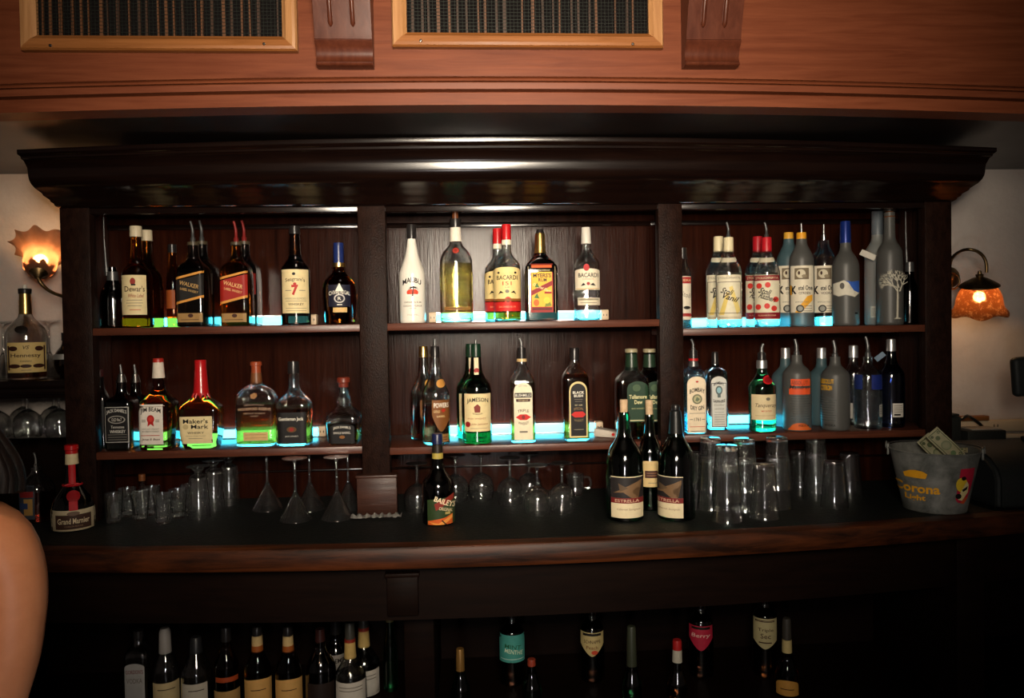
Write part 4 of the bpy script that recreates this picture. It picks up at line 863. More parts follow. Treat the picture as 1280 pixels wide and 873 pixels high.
bottle('rum_bottle', 'clear bottle of red liquor with pourer, behind the bare shoulder', 'bottle', 46, 2.90, Z_CT,
       [(584, 6), (592, 6.6), (597, 12), (604, 18), (612, 20.5), (655, 20.5)], CLEAR, wall=.0035, fill=613, liq=REDL, spout=(pour(586, 566, 2, -2), STEEL),
       labels=[dict(box=(-17, 604, -1, 645), col=(74, 80, 92), x=-2, art=[Rc(-16, 611, -2, 618, (150, 40, 40)), Rc(-12, 620, -3, 640, (206, 160, 90)), Rc(-16, 625, -8, 632, (60, 80, 130))])])
bl = bottle('liqueur_bottle', 'dark cream liqueur bottle with green and orange label tilted on the counter', 'bottle', 547.5, 2.69, Z_CT,
       [(572, 6.6), (584, 7.4), (592, 12), (599, 18), (606, 20.6), (615, 21), (655, 20.4)], BLACKG, parts=[('cap', [(542, 6), (543, 6.6), (555, 6.8)], cap((22, 30, 66), .35)), ('neck_wrap', [(555.5, 6.6), (566, 6.8)], cap((34, 26, 18))), ('gold_band', [(566, 6.9), (573, 7)], cap((170, 150, 70)))],
       labels=[dict(box=(-13.5, 619, 20, 660), x=0, col=(44, 62, 32), shape='slant', k=2, art=[Pl([(-13, 661), (-13, 647), (-4, 645), (8, 643), (17, 639), (17, 659), (6, 662)], (206, 92, 34)), Pl([(-12, 648), (0, 650), (17, 640), (17, 644), (2, 655)], (226, 150, 70)), Pl([(-10, 660), (2, 655), (14, 658), (6, 662)], (226, 176, 70)), Pl([(3, 646), (11, 655), (12, 654), (4.5, 645.5)], (60, 40, 26)),
               Pl([(-5, 626), (19, 614), (19, 621), (-3, 634)], (130, 40, 30)), T('BAILEYS', 8, 624, 27, 6.5, (238, 216, 180), rot=-22, bold=.02), T('ORIGINAL', 9, 633, 17, 4, (220, 200, 160), rot=-14), Rc(8, 636, 14, 639, (170, 150, 90))])])
WPAINT = [Rc(-17, 593, 22, 618, (40, 36, 36)), Pl([(-14, 612), (2, 604), (20, 596), (20, 600), (8, 610), (16, 618), (8, 618), (-2, 611)], (120, 92, 64)), Pl([(-8, 600), (4, 606), (-6, 610)], (96, 76, 56)), Rc(-17, 618, 22, 624.5, (120, 34, 34)), T('ESTRELLA', 2.5, 621.4, 29, 3.6, (216, 180, 150))]
def wine(lab, cx, Y, lx, corked):
    return bottle('wine_bottle', lab, 'bottle', cx, Y, Z_CT, [(515, 6.4), (518, 7), (545, 9), (552, 13), (562, 19.5), (572, 22.6), (582, 23.3), (650, 23.3)], DGREENG,
       parts=[('cork', [(499.5, 4.6), (501, 5), (515.5, 4.8)], CORK)] if corked else [('capsule', [(512, 4), (514, 6.8), (545, 9.4)], cap((20, 22, 22), .35)), ('stopper', [(506, 4.6), (508, 5.4), (512.5, 5)], CAPBLK)],
       labels=[dict(box=(-17, 592, 22, 642.5), col=(232, 216, 178), x=lx, art=WPAINT + [T('Cabernet Sauvignon', 4, 632, 28, 3.4, (150, 116, 84), shear=.3, bold=0)])])
wine('big dark wine bottle with cork and cream label, left of the three', 780.5, 2.675, 0, True)
wine('big dark wine bottle with black capsule, right of the three', 845, 2.66, -14, False)
bottle('wine_bottle', 'slimmer dark wine bottle with cork and plain cream label, behind the two big ones', 'bottle', 812, 2.80, Z_CT,
       [(518, 5.2), (521, 5.8), (543, 7), (550, 10), (560, 14.6), (567, 15.6), (642, 15.6)], DGREENG, parts=[('cork', [(500, 4.4), (502, 4.7), (519, 4.6)], CORK)],
       labels=[dict(box=(-14, 575.5, 15, 606), col=(214, 186, 130), shape='sagtop', k=1.5, art=[Rc(-6, 586, 13, 595, (74, 44, 36)), Ln(-4, 11, (589, 592), (150, 110, 80), .8), Ln(-2, 9, (601,), GRY, .7)])])

# ---- under the counter
YU, YU2 = 2.76, 2.94
def plain(kind, lab, cx, Y, prof, m, parts=(), labels=(), **k): return bottle(kind, lab, 'bottle', cx, Y, ZB, prof, m, parts=parts, labels=labels, **k)
plain('gin_bottle', 'clear gin bottle with grey lettered label, at the left end under the counter', 174, YU, [(796, 6), (804, 7), (812, 13), (820, 15), (930, 15)], CLEAR, parts=[('cap', [(788, 6), (797, 6.4)], CAPBLK)], c=.4, wall=.003,
      labels=[dict(box=(-12, 824, 12, 900), col=(176, 172, 166), shape='arch', k=5, art=[T("GORDON'S", 0, 834, 21, 5, (120, 40, 40)), T('VODKA', 0, 845, 19, 6, GRY)])])
plain('vodka_bottle', 'clear bottle with grey-white neck foil under the counter', 207.5, YU, [(815, 8), (820, 10), (828, 13.5), (842, 16.5), (930, 16.5)], CLEAR, parts=[('neck_foil', [(785, 5), (790, 6.8), (815.5, 7.6)], cap((150, 144, 138)))], wall=.003,
      labels=[dict(box=(-15, 848, 15, 920), col=(214, 190, 140), art=[Ln(-10, 10, (856,), DKBR, 1)])])
plain('vodka_bottle', 'clear bottle with black neck and sloping shoulders under the counter', 246, YU, [(815, 8), (822, 11), (834, 16.5), (844, 19), (930, 19)], CLEAR, parts=[('neck_foil', [(796, 5), (798, 6.6), (816, 8)], cap((34, 34, 36)))], wall=.003,
      labels=[dict(box=(-17, 848, 12, 920), col=(206, 196, 176), art=[Ln(-10, 8, (856,), DKBR, 1)])])
for lab, cx, Y, dy in (('dark amber bottle with black cap under the counter, left of the two cream-necked ones', 283.5, YU, 0),):
    plain('whiskey_bottle', lab, cx, Y, [(800, 6), (812, 7), (824, 13), (834, 16), (930, 16)], AMBERD, parts=[('cap', [(784, 5.4), (786, 6), (801, 6.4)], CAPBLK)], labels=[dict(box=(-13, 841, 13, 847), col=(170, 70, 30)), dict(box=(-15, 858, 15, 920), col=(190, 150, 90), name='body_label')])
for lab, cx in (('red-brown bottle with cream neck label under the counter, left of the pair', 322.5), ('red-brown bottle with cream neck label under the counter, right of the pair', 361)):
    plain('whiskey_bottle', lab, cx, YU, [(813, 7.2), (818, 9), (830, 14.5), (840, 17), (930, 17)], AMBERD, parts=[('cap', [(783, 5), (785, 6), (794, 6.2)], CAPBLK), ('neck_label', [(794.4, 6.4), (806, 6.8)], paper((196, 168, 116))), ('neck_band', [(806, 6.9), (814.5, 7.3)], cap((150, 80, 30)))],
          labels=[dict(box=(-16, 845, 16, 920), col=(214, 166, 96), shape='smile', k=-2, art=[Ln(-9, 9, (856,), DKBR, 1)])])
plain('liqueur_bottle', 'round dark bottle under the counter, left of the silver-white bottles', 401, YU, [(800, 6), (812, 7), (818, 11), (828, 17), (840, 19.5), (930, 19.5)], BLACKG, parts=[('cap', [(786, 5.6), (801, 6.4)], cap((50, 22, 20)))],
      labels=[dict(box=(-16, 847, 16, 900), col=(40, 30, 26))])
plain('liqueur_bottle', 'bottle with grey lettered label set back under the counter', 420, YU2, [(790, 6), (800, 7), (808, 12), (815, 14.5), (915, 14.5)], BLACKG, parts=[('cap', [(776, 6), (792, 6.4)], CAPBLK)],
      labels=[dict(box=(-13, 814, 13, 880), col=(150, 146, 140), art=[T('CREME', 0, 821, 20, 5.5, BLK, bold=.02)])])
for lab, cx, Y, dy in (('silver-white bottle with gold chevron neck under the counter, front of two', 438.5, YU - .02, 0), ('silver-white bottle with gold chevron neck and striped label, behind its twin', 455.5, YU2 - .03, -14)):
    plain('rum_bottle', lab, cx, Y, [(821 + dy, 7.4), (826 + dy, 10), (836 + dy, 17), (842 + dy, 19.5), (930 + dy, 19.5)], CLEAR, wall=.003, fill=840 + dy, liq=WATER, parts=[('cap', [(778 + dy, 5), (780 + dy, 6), (799 + dy, 6.2)], cap((60, 58, 52))), ('neck_label', [(799.5 + dy, 6.6), (812 + dy, 7), (822 + dy, 7.6)], paper((190, 160, 96))), ('neck_band', [(798 + dy, 6.7), (802 + dy, 6.9)], cap((130, 40, 26)))],
          labels=[dict(box=(-18, 846 + dy, 18, 925 + dy), col=(206, 200, 188), art=[Ln(-14, 14, (852 + dy, 856 + dy), GRY, 1)])])
plain('beer_bottle', 'bright green bottle under the counter, right of the silver-white ones', 488, YU2 - .02, [(776, 4.6), (792, 5.4), (806, 8), (818, 9), (915, 9)], GREENG, parts=[('cap', [(768, 4.8), (777, 5)], cap((120, 110, 70)))])
plain('wine_bottle', 'gold-capsuled wine bottle under the counter, left of the teal label', 576, YU - .02, [(838, 5.4), (845, 6.5), (860, 12), (870, 13), (930, 13)], DGREENG, parts=[('capsule', [(811, 4.4), (812, 5), (838, 5.6)], cap((140, 104, 54), .35, .4))])
plain('liqueur_bottle', 'dark bottle with bright teal label under the counter', 640, YU2, [(770, 6), (778, 7.5), (784, 13), (789, 16.4), (900, 16.4)], BLACKG, parts=[('cap', [(760, 6), (771, 6.4)], CAPBLK)],
      labels=[dict(box=(-15.5, 789, 15.5, 822), col=(70, 150, 140), art=[T('MINT', 1, 803, 20, 5, (30, 90, 60), rot=-8), T('MENTHE', 2, 809, 22, 5, (200, 220, 190), rot=-10), Ln(-14, 14, (818,), (180, 210, 200), 1)])])
plain('wine_bottle', 'dark bottle with red-brown cap under the counter, right of the teal label', 665, YU - .02, [(831, 5), (842, 6), (858, 12), (868, 13), (930, 13)], DGREENG, parts=[('capsule', [(824, 4.6), (825, 5), (832, 5.2)], cap((150, 60, 40)))])
plain('liqueur_bottle', 'dark bottle with cream shield label under the counter', 740, YU2, [(760, 6), (772, 7), (779, 12), (786, 15.5), (900, 15.5)], BLACKG,
      labels=[dict(box=(-14, 786, 14, 815), col=(190, 170, 116), shape='shield', k=14, art=[Rc(-11, 787, 11, 790, BLK), T('SCHNAPPS', 0, 797, 20, 4, DKBR), T('Peach', 0, 804, 14, 4, (120, 70, 40)), Ov(3, 810, 4, 2.6, (200, 70, 46))])], parts=[('cap', [(752, 6), (761, 6.4)], CAPBLK)])
plain('wine_bottle', 'tall dark-necked bottle under the counter, between the cream and the pink shields', 790, YU, [(800, 5.6), (835, 6.2), (845, 9), (858, 12.6), (930, 13)], DGREENG, parts=[('capsule', [(783, 4.6), (785, 5.4), (832, 6.6)], cap((56, 60, 46)))])
plain('rum_bottle', 'dark bottle with red cap and white neck label under the counter', 847, YU, [(826, 6.2), (836, 7), (846, 10), (856, 13), (930, 13)], BROWNG, parts=[('cap', [(800, 5), (802, 5.6), (812, 5.8)], cap((176, 34, 34))), ('neck_label', [(812, 5.8), (827, 6.4)], paper((196, 190, 172)))])
plain('liqueur_bottle', 'dark bottle with pink-red shield label under the counter', 876, YU2, [(752, 6), (764, 7), (770, 12), (777, 15.5), (900, 15.5)], BLACKG,
      labels=[dict(box=(-14, 778, 14, 808), col=(176, 36, 60), shape='shield', k=14, art=[Rc(-11, 779, 11, 782, BLK), T('Berry', 0, 790, 22, 6, (230, 180, 170), shear=.2)])], parts=[('cap', [(744, 6), (753, 6.4)], CAPBLK)])
plain('liqueur_bottle', 'dark bottle with cream oval label under the counter, towards the right', 956, YU2 - .02, [(750, 6), (758, 7), (764, 12), (769, 15.5), (900, 15.5)], BROWNG,
      labels=[dict(box=(-13.5, 769, 14, 806), col=(180, 168, 124), shape='shield', k=10, art=[Fr(-11, 771, 11, 773, .8, DKBR), T('Triple', 1, 783, 18, 5, DKBR), T('Sec', 1, 790, 12, 6, DKBR), Ln(-7, 8, (798,), DKBR, 1.4)])], spout=(pour(752, 738, 2, -1), STEEL))
plain('whiskey_bottle', 'amber bottle with cream neck band and cream label under the counter, rightmost of all', 984, YU, [(814, 6), (826, 8), (836, 13), (843, 15), (930, 15)], AMBERD, parts=[('cap', [(773, 4.6), (776, 5), (799, 5.6)], cap((60, 56, 50))), ('neck_label', [(799.5, 5.8), (815, 6.2)], paper((196, 176, 120)))],
      labels=[dict(box=(-13, 845, 13, 910), col=(206, 150, 70), shape='arch', k=6, art=[Ln(-8, 8, (856,), DKBR, 1)])])
# ------------------------------------------------------------------ drinking glasses
def glass_mesh(name, outer, w, base, m, K=9, flute=None):
    """outer: (r, z) from foot to rim, upright; w wall, base thickness"""
    bm = bmesh.new()
    o = chaikin(outer, 1); zi = base
    inner = [(max(.003, r - w), z) for r, z in o if z > zi + .002]
    rows = lathe(bm, [(0, o[0][1])] + o + [(inner[-1][0], o[-1][1] + .0006)] + inner[::-1] + [(max(.003, inner[0][0] * .9), zi), (0, zi)], 0, K=K)
    if flute:
        for rw in rows:
            if len(rw) > 1:
                for i, v in enumerate(rw):
                    if flute[0] < v.co.z < flute[1]:
                        q = 1 + flute[2] * math.cos(i * 2 * PI / 4); v.co.x *= q; v.co.y *= q
    return bm
def stem_mesh(foot_r, stem_r, stem_h, bowl, w):
    """one closed glass: foot, stem, bowl profile (r, z above stem top)"""
    out = [(foot_r, .001), (foot_r, .003), (foot_r * .55, .006), (stem_r * 1.8, .012), (stem_r, .024), (stem_r, stem_h - .01)] 
    b = chaikin([(stem_r * 1.3, stem_h)] + [(r, stem_h + z) for r, z in bowl], 2)
    inner = [(max(.0015, r - w), z + .0015) for r, z in b if z > stem_h + .008]
    bm = bmesh.new()
    lathe(bm, [(0, 0)] + out + b + inner[::-1] + [(0, stem_h + .006)], 0, K=8)
    return bm
def proto(kind, bm, m, cat, part='bowl'):
    r = empty(kind, (0, 0, 0), 'x', cat); build(part, bm, m, r, 40); return r
used = set()
def place(root, label, loc, group, rz=0, flip=False, height=0, tilt=0):
    if root.name in used: c = copy_tree(root)
    else: c = root; used.add(root.name)
    c.location = loc; c['label'] = label; c['group'] = group
    c.rotation_euler = (PI, 0, rz) if flip else (0, 0, rz)
    if flip: c.location.z += height
    return c
def cpos(x, y, r):
    g = G(x, y, Z_CT); k = (g.y + r) / g.y
    return Vector((g.x * k, g.y + r, Z_CT + .0008))
# pint glasses
PH = .19
pint = proto('pint_glass', glass_mesh('pint', [(.034, 0), (.0365, .002), (.037, .012), (.051, PH - .006), (.0525, PH - .003), (.0522, PH)], .0028, .016, CLEARG, K=12), CLEARG, 'drinking glass', 'tumbler')
gp = 'upturned pint glasses on the counter'
for x, y, n, lab in ((909, 657, 2, 'in front, by the wine bottles'), (956, 653, 1, 'alone, front right of the big cluster'), (931, 643, 2, 'in the middle of the big cluster'), (972, 640, 2, 'at the right edge of the big cluster'),
                     (889, 641, 2, 'at the back left of the big cluster'), (872, 631, 1, 'right against the black-capsuled wine bottle')):
    p = cpos(x, y, .053)
    for k in range(n):
        l = ('upturned pint glass ' + ('' if n == 1 else ('topmost of the stack ' if k else 'lowest of the stack ')) + lab)
        place(pint, l, p + Vector((0, 0, .07 * k)), gp, flip=True, height=PH, rz=random.random())
tum = proto('tumbler_glass', glass_mesh('tumbler', [(.032, 0), (.0345, .002), (.036, .01), (.049, .166), (.049, .17)], .0028, .014, CLEARG, K=12), CLEARG, 'drinking glass', 'tumbler')
for x, y, n, lab in ((1043, 638, 1, 'at the front of the smaller cluster'), (1020, 628, 2, 'at the back of the smaller cluster'), (1062, 625, 1, 'at the right end of the smaller cluster'), (1000, 621, 1, 'at the left end of the smaller cluster')):
    p = cpos(x, y, .049)
    for k in range(n):
        place(tum, 'upturned tumbler ' + ('' if n == 1 else ('topmost of the stack ' if k else 'at the bottom of the stack ')) + lab, p + Vector((0, 0, .062 * k)), 'upturned tumblers on the counter', flip=True, height=.17, rz=random.random())
# shot glasses
shot = proto('shot_glass', glass_mesh('shot', [(.022, 0), (.024, .002), (.0245, .02), (.0315, .1), (.0315, .104)], .003, .02, CLEARG, K=12, flute=(.004, .075, .05)), CLEARG, 'shot glass', 'tumbler')
for x, y, lab in ((143, 656, 'leftmost of the fluted shot glasses'), (176, 653, 'fluted shot glass, second along the front row'), (204, 657, 'fluted shot glass at the very front of its row'), (160, 648, 'fluted shot glass behind the gap between the first two'),
                  (190, 646, 'fluted shot glass behind the one at the very front'), (223, 650, 'fluted shot glass just left of the tall footed glasses'), (237, 643, 'fluted shot glass tucked behind beside the tall footed glasses')):
    place(shot, lab, cpos(x, y, .0315), 'fluted shot glasses on the counter')
# footed beer glasses, upturned
BH = .19
beer = proto('footed_beer_glass', stem_mesh(.04, .012, .03, [(.03, .006), (.034, .03), (.039, .12), (.04, .158), (.04, .16)], .0026), CLEARG, 'drinking glass')
for x, y, lab in ((249, 651, 'upturned footed beer glass at the front left, beside the shot glasses'), (268, 641, 'upturned footed beer glass in the middle of three'), (287, 634, 'upturned footed beer glass at the back right of three')):
    place(beer, lab, cpos(x, y, .04), 'upturned footed beer glasses', flip=True, height=BH)
# martini glasses, upturned
MH = .222
mart = proto('martini_glass', stem_mesh(.044, .0042, .118, [(.006, .004), (.028, .05), (.0565, .102), (.057, .104)], .0022), CLEARG, 'cocktail glass')
for x, y, lab in ((370, 655, 'upturned martini glass, front row, second from the post'), (422, 653, 'upturned martini glass, front row, nearest the dividing post'), (335, 641, 'upturned martini glass, back row, farthest left'), (388, 641, 'upturned martini glass, back row, middle'), (436, 640, 'upturned martini glass, back row, against the dividing post')):
    place(mart, lab, cpos(x, y, .057), 'upturned martini glasses', flip=True, height=MH)
# wine glasses, upturned
wg = proto('wine_glass', stem_mesh(.04, .0042, .075, [(.012, .003), (.04, .02), (.052, .05), (.046, .1), (.044, .104)], .0022), CLEARG, 'wine glass')
WH = .179
for x, y, lab in ((672, 647, 'upturned wine glass at the front, with a clear round foot'), (703, 643, 'upturned wine glass at the front, right of its twin'), (602, 627, 'upturned wine glass at the back, right of the cream liqueur bottle'), (638, 634, 'upturned wine glass in the middle of the group'),
                  (662, 627, 'upturned wine glass at the back, behind the front pair'), (522, 643, 'upturned wine glass left of the cream liqueur bottle'), (570, 629, 'upturned wine glass half behind the cream liqueur bottle')):
    place(wg, lab, cpos(x, y, .044), 'upturned wine glasses on the counter', flip=True, height=WH)
# glass mug with a handle
p = cpos(719, 622, .04); r = empty('glass_mug', p, 'small glass mug with a handle, behind the wine glasses', 'mug')
build('cup', glass_mesh('mug', [(.028, 0), (.03, .002), (.034, .02), (.036, .08), (.036, .084)], .003, .008, CLEARG), CLEARG, r)
bm = bmesh.new(); tube(bm, smooth_path([(.035, 0, .07), (.05, 0, .072), (.064, 0, .06), (.064, 0, .035), (.05, 0, .024), (.034, 0, .026)]), .0045, 10); build('handle', bm, CLEARG, r)
# side shelf, its hanging glasses and the glasses standing on it
ws = empty('wall_shelf', (-1.9, 3.05, ZW), 'dark wooden side shelf left of the back bar', 'shelf')
bm = bmesh.new(); box(bm, -.6, .455, -.135, .148, -.028, 0, .003); build('board', bm, DARK, ws)
bm = bmesh.new(); box(bm, -.6, .455, -.12, -.1, -.066, -.028, .002); build('apron', bm, DARK, ws)
for y in (-.112, -.004, .104):
    bm = bmesh.new(); box(bm, -.6, .455, y - .034, y + .034, -.05, -.044, .001); box(bm, -.6, .455, y - .003, y + .003, -.0445, -.0275); build('hanging_rail', bm, DARK, ws)
hz = ZW - .044 + .0012
for k, (x, lab) in enumerate(((-1.88, 'leftmost'), (-1.765, 'second from the left'), (-1.65, 'third from the left'), (-1.535, 'nearest the end pillar'))):
    for yy, rw in ((2.992, 'front'), (3.1, 'back')):
        if rw == 'back' and k == 0: continue
        c = copy_tree(wg); c.name = 'hanging_wine_glass'
        c.location = (x + (.04 if rw == 'back' else 0), yy, hz + .0); c.rotation_euler = (PI, 0, 0)
        c['label'] = 'wine glass hanging upside down under the side shelf, %s row, %s' % (rw, lab); c['group'] = 'wine glasses hanging under the side shelf'
        c.location.z = ZW - .0352
for x, lab in ((-1.80, 'upturned martini glass on the side shelf, left of the cognac bottle'), (-1.63, 'upturned martini glass on the side shelf, behind the cognac bottle')  ):
    c = copy_tree(mart); c.location = (x, 3.115 if x < -1.55 else 3.13, ZW + MH + .0008); c.rotation_euler = (PI, 0, 0); c['label'] = lab; c['group'] = 'upturned martini glasses on the side shelf'
# little corked bottle behind the shot glasses
bottle('bitters_bottle', 'slim clear bottle with brown stopper behind the shot glasses', 'bottle', 178, 3.05, Z_CT, [(600, 3.5), (612, 4), (620, 7), (640, 7.5)], CLEAR, wall=.0025, fill=622, liq=WATER, parts=[('stopper', [(593, 4), (601, 4)], cap((120, 70, 36)))])
# plastic bag folded at the foot of the post
bm = bmesh.new(); rnd = random.Random(9)
NX, NY = 26, 7; g_ = []
for i in range(NX + 1):
    row = []
    for j in range(NY + 1):
        row.append(bm.verts.new((-.09 + .18 * i / NX, -.022 + .034 * j / NY, .004 + .014 * (math.sin(j / NY * PI)) * (.6 + .4 * math.sin(i * 1.7)) + rnd.uniform(0, .005))))
    g_.append(row)
for A, B in zip(g_, g_[1:]):
    for j in range(NY): bm.faces.new((A[j], A[j + 1], B[j + 1], B[j]))
bmesh.ops.solidify(bm, geom=bm.faces[:], thickness=.001)
tag(build('cling_wrap', bm, mat('crumpled_clear_film', (.55, .55, .52), .18, trans=.6), loc=(-.335, 2.775, Z_CT + .002)), 'crumpled clear plastic film at the foot of the left dividing post', 'plastic film')
# white box with a black tip on the lower middle shelf
r = empty('switch_box', P(761, 549, 2.97) * 1, 'white plastic switch box with black end, right end of the lower middle shelf', 'switch box', rz=R_(-32))
r.location.z = ZL[1] + .001
bm = bmesh.new(); vs = box(bm, -.055, .045, -.024, .024, 0, .034, .006)
for v in bm.verts:
    if v.co.x > .02: v.co.z *= .72
build('case', bm, mat('switch_white', lin((206, 196, 182)), .4), r)
bm = bmesh.new(); box(bm, .0455, .066, -.019, .019, .002, .024, .005); build('tip', bm, BLACKP, r)
bm = bmesh.new(); lathe(bm, [(0, 0), (.006, 0), (.006, .0015), (0, .002)], K=4); o = build('red_button', bm, cap((206, 40, 34)), r, loc=(.028, -.0245, .014)); o.rotation_euler = (PI / 2, 0, 0)

# ------------------------------------------------------------------ bucket of tips
ZINC = textured('galvanised_zinc', (.11, .115, .105), (.27, .27, .25), (1, 1, 1), 14, 8, (.35, .55), .12, metal=.3, ramp=(.35, .65))
gB = G(1168, 638, Z_CT); sB = S(1168, 2.75)
rb, rt = 36 * sB, 50.5 * sB
bc = Vector((gB.x * 2.683 / gB.y, 2.683, Z_CT + .001)); rb *= .975; rt *= .975; hB = P(1168, 561, bc.y).z - Z_CT
bk = empty('ice_bucket', bc, 'galvanised metal bucket with yellow beer lettering and a pink patch, used for tips', 'bucket', rz=-math.atan2(bc.x, bc.y))
bm = bmesh.new()
lathe(bm, [(0, .008), (rb * .94, .008), (rb * .95, 0), (rb, 0), (rb * 1.005, .008), (rt, hB - .006), (rt + .004, hB - .005), (rt + .0055, hB - .001), (rt + .003, hB + .002), (rt - .001, hB), (rb * .98, .014), (0, .012)], K=14)
build('pail', bm, ZINC, bk, 40)
for q in (-1, 1):
    bm = bmesh.new(); x = q * (rt + .004)
    box(bm, x - .004, x + .004, -.024, .024, hB - .03, hB + .012, .004)
    tube(bm, [(x + .016 * q * math.sin(t) * .0 + q * .006, .016 * math.cos(t), hB + .004 + .012 * math.sin(t)) for t in [2 * PI * k / 16 for k in range(16)]], .003, 8, closed=True)
    build('ear', bm, ZINC, bk, 40)
bm = bmesh.new()
tube(bm, smooth_path([(-(rt + .01), 0, hB + .004)] + [((rt + .010) * math.cos(PI - PI * k / 10), (rt + .001) * math.sin(PI * k / 10), hB + .006) for k in range(1, 10)] + [(rt + .01, 0, hB + .004)]), .0028, 8)
build('bail_handle', bm, STEELD, bk, 60)
bt_, bp_, mats_ = bmesh.new(), bmesh.new(), []
YEL, PINK = (236, 168, 34), (186, 34, 62)
def putB(px, py, off):
    z = P(1168, py, bc.y).z - bc.z; r0 = rb + (rt - rb) * min(1, max(0, z / hB)); th = math.asin(max(-.995, min(.995, px * sB / r0)))
    return Vector(((r0 + off + .0006) * math.sin(th), -(r0 + off + .0006) * math.cos(th), z))
crown = [(-31, 592), (-33, 587), (-28, 589), (-26, 583), (-22, 588), (-20, 582), (-16, 587), (-12, 583), (-11, 588), (-7, 586), (-9, 592)]
art(bt_, bp_, [Pl(crown, YEL), T('Corona', -19, 604, 50, 12, YEL, arc=-.8, bold=.03), T('Light', -20, 617, 22, 9, YEL, arc=-.8, bold=.03),
    Pl([(27, 578), (31, 578), (35, 578), (39.5, 578), (41.5, 578), (40, 590), (36.5, 606), (33, 616), (29, 621), (24, 620), (21.5, 616), (24, 600)], PINK), Ov(28, 598, 6, 9, (226, 190, 50)), Pl([(24, 616), (27, 606), (33, 594), (35, 598), (34, 608), (28, 618)], (226, 210, 150)), Ov(24.5, 612, 3, 3.4, BLK), Ov(30, 590, 2.4, 2.6, BLK), Pl([(26, 621), (31, 614), (34, 614), (30, 622)], (206, 80, 40)), Pl([(28, 604), (34, 600), (33, 604), (29, 607)], BLK)], putB, mats_)
h_ = build('print', bp_, mats_, bk, 80); build('lettering', bt_, mats_, bk, 80)
def bill(label, loc, rot, sc=1.0):
    w, h = .156 * sc, .066 * sc; bm = bmesh.new(); bp, bt, ms = bmesh.new(), bmesh.new(), []
    N = 16; g1 = []
    f = lambda u, v: Vector((u, -.006 * math.sin(u / w * PI * 1.4 + .6) + .002 * v / h, v))
    for i in range(N + 1): g1.append([bm.verts.new(f(-w / 2 + w * i / N, -h / 2 + h * j / 4)) for j in range(5)])
    for A, B in zip(g1, g1[1:]):
        for j in range(4): bm.faces.new((A[j], A[j + 1], B[j + 1], B[j]))
    bmesh.ops.solidify(bm, geom=bm.faces[:], thickness=.0004)
    o = tag(build('banknote', bm, BILLM, None, 60, loc), label, 'banknote', 'dollar bills in the bucket'); o.rotation_euler = rot
    put = lambda x, y, off: f(x / 100 * w, -y / 100 * h) + Vector((0, -off, 0))
    GD = (86, 96, 66)
    items = []
    for (a, b, c, d) in ((-45, -42, 45, -37), (-45, 37, 45, 42), (-45, -42, -43, 42), (43, -42, 45, 42)):
        for k in range(6): items.append(Rc(a + (c - a) * k / 6, b, a + (c - a) * (k + 1) / 6, d, GD))
    items += [Ov(0, 0, 13, 32, (120, 128, 96)), Ov(0, 2, 9, 24, (150, 150, 120)), Ov(-38, -26, 4, 10, GD), Ov(38, -26, 4, 10, GD), Ov(-38, 26, 4, 10, GD), Ov(38, 26, 4, 10, GD), Ov(26, 4, 7, 17, (100, 124, 84)), Ov(-27, 4, 6, 15, GD)]
    art(bt, bp, items + [T('1', -38, -26, 2.4, 12, (190, 186, 150)), T('1', 38, -26, 2.4, 12, (190, 186, 150))], put, ms)
    build('print', bp, ms, o, 80); build('lettering', bt, ms, o, 80)
    return o
b1 = P(1181, 556, bc.y + .015)
bill('dollar bill standing up highest out of the bucket', b1 + Vector((0, -.005, -.002)), (R_(-14), R_(48), R_(-24)), .84)
bill('dollar bill tucked behind the tallest one in the bucket', P(1172, 562, bc.y + .05) + Vector((0, .0, -.015)), (R_(-30), R_(52), R_(-25)), .95)
bill('dollar bill lying low at the left inside the bucket', P(1146, 566, bc.y) + Vector((.0, .0, -.016)), (R_(-62), R_(8), R_(-10)), .6)
bill('dollar bill lying low at the right inside the bucket', P(1203, 563, bc.y) + Vector((.0, .03, -.012)), (R_(-58), R_(-14), R_(-40)), .45)

# ------------------------------------------------------------------ right end: printer, boxes, cables, outlets
q = G(1212, 640, Z_CT)
pr = empty('receipt_printer', (2.12, 2.86, Z_CT + .001), 'black plastic printer with rounded top on the right end of the counter', 'printer')
bm = bmesh.new()
pf = [(-.21, 0), (-.21, .10), (-.195, .135), (-.15, .17), (-.09, .19), (.1, .195), (.16, .18), (.16, 0)]
prism(bm, pf, -.235, .4); es = [e for e in bm.edges if abs(e.verts[0].co.x - e.verts[1].co.x) < 1e-5 and (e.verts[0].co.z > .05 or e.verts[1].co.z > .05)]
bmesh.ops.bevel(bm, geom=es, offset=.016, segments=3, affect='EDGES')
build('housing', bm, CHARP, pr, 40)
bm = bmesh.new(); box(bm, -.02, .13, -.085, -.06, .1905, .1955, .001); build('paper_slip', bm, paper((206, 200, 196)), pr)
bm = bmesh.new(); box(bm, .06, .38, -.214, -.2105, .07, .074); box(bm, .06, .38, -.213, -.2105, .02, .023); build('seam', bm, BLACKP, pr)
bm = bmesh.new(); box(bm, .12, .17, -.216, -.2105, .045, .058, .001); build('badge', bm, SILVER, pr)
sb = empty('card_terminal', (2.1, 3.08, Z_CT + .0), 'small black box with a pale top, set behind the printer', 'card terminal')
bm = bmesh.new(); box(bm, -.075, .09, -.055, .06, .001, .222, .006); build('case', bm, CHARP, sb)
bm = bmesh.new(); box(bm, -.05, .075, -.045, .045, .2225, .227, .001); build('top_plate', bm, mat('pale_plate', (.3, .28, .25), .5), sb)
ad = P(1199, 552, 3.08)
pa = empty('power_adapter', (1.945, 3.1, Z_CT + .001), 'black power supply box standing against the back bar end pillar', 'power supply')
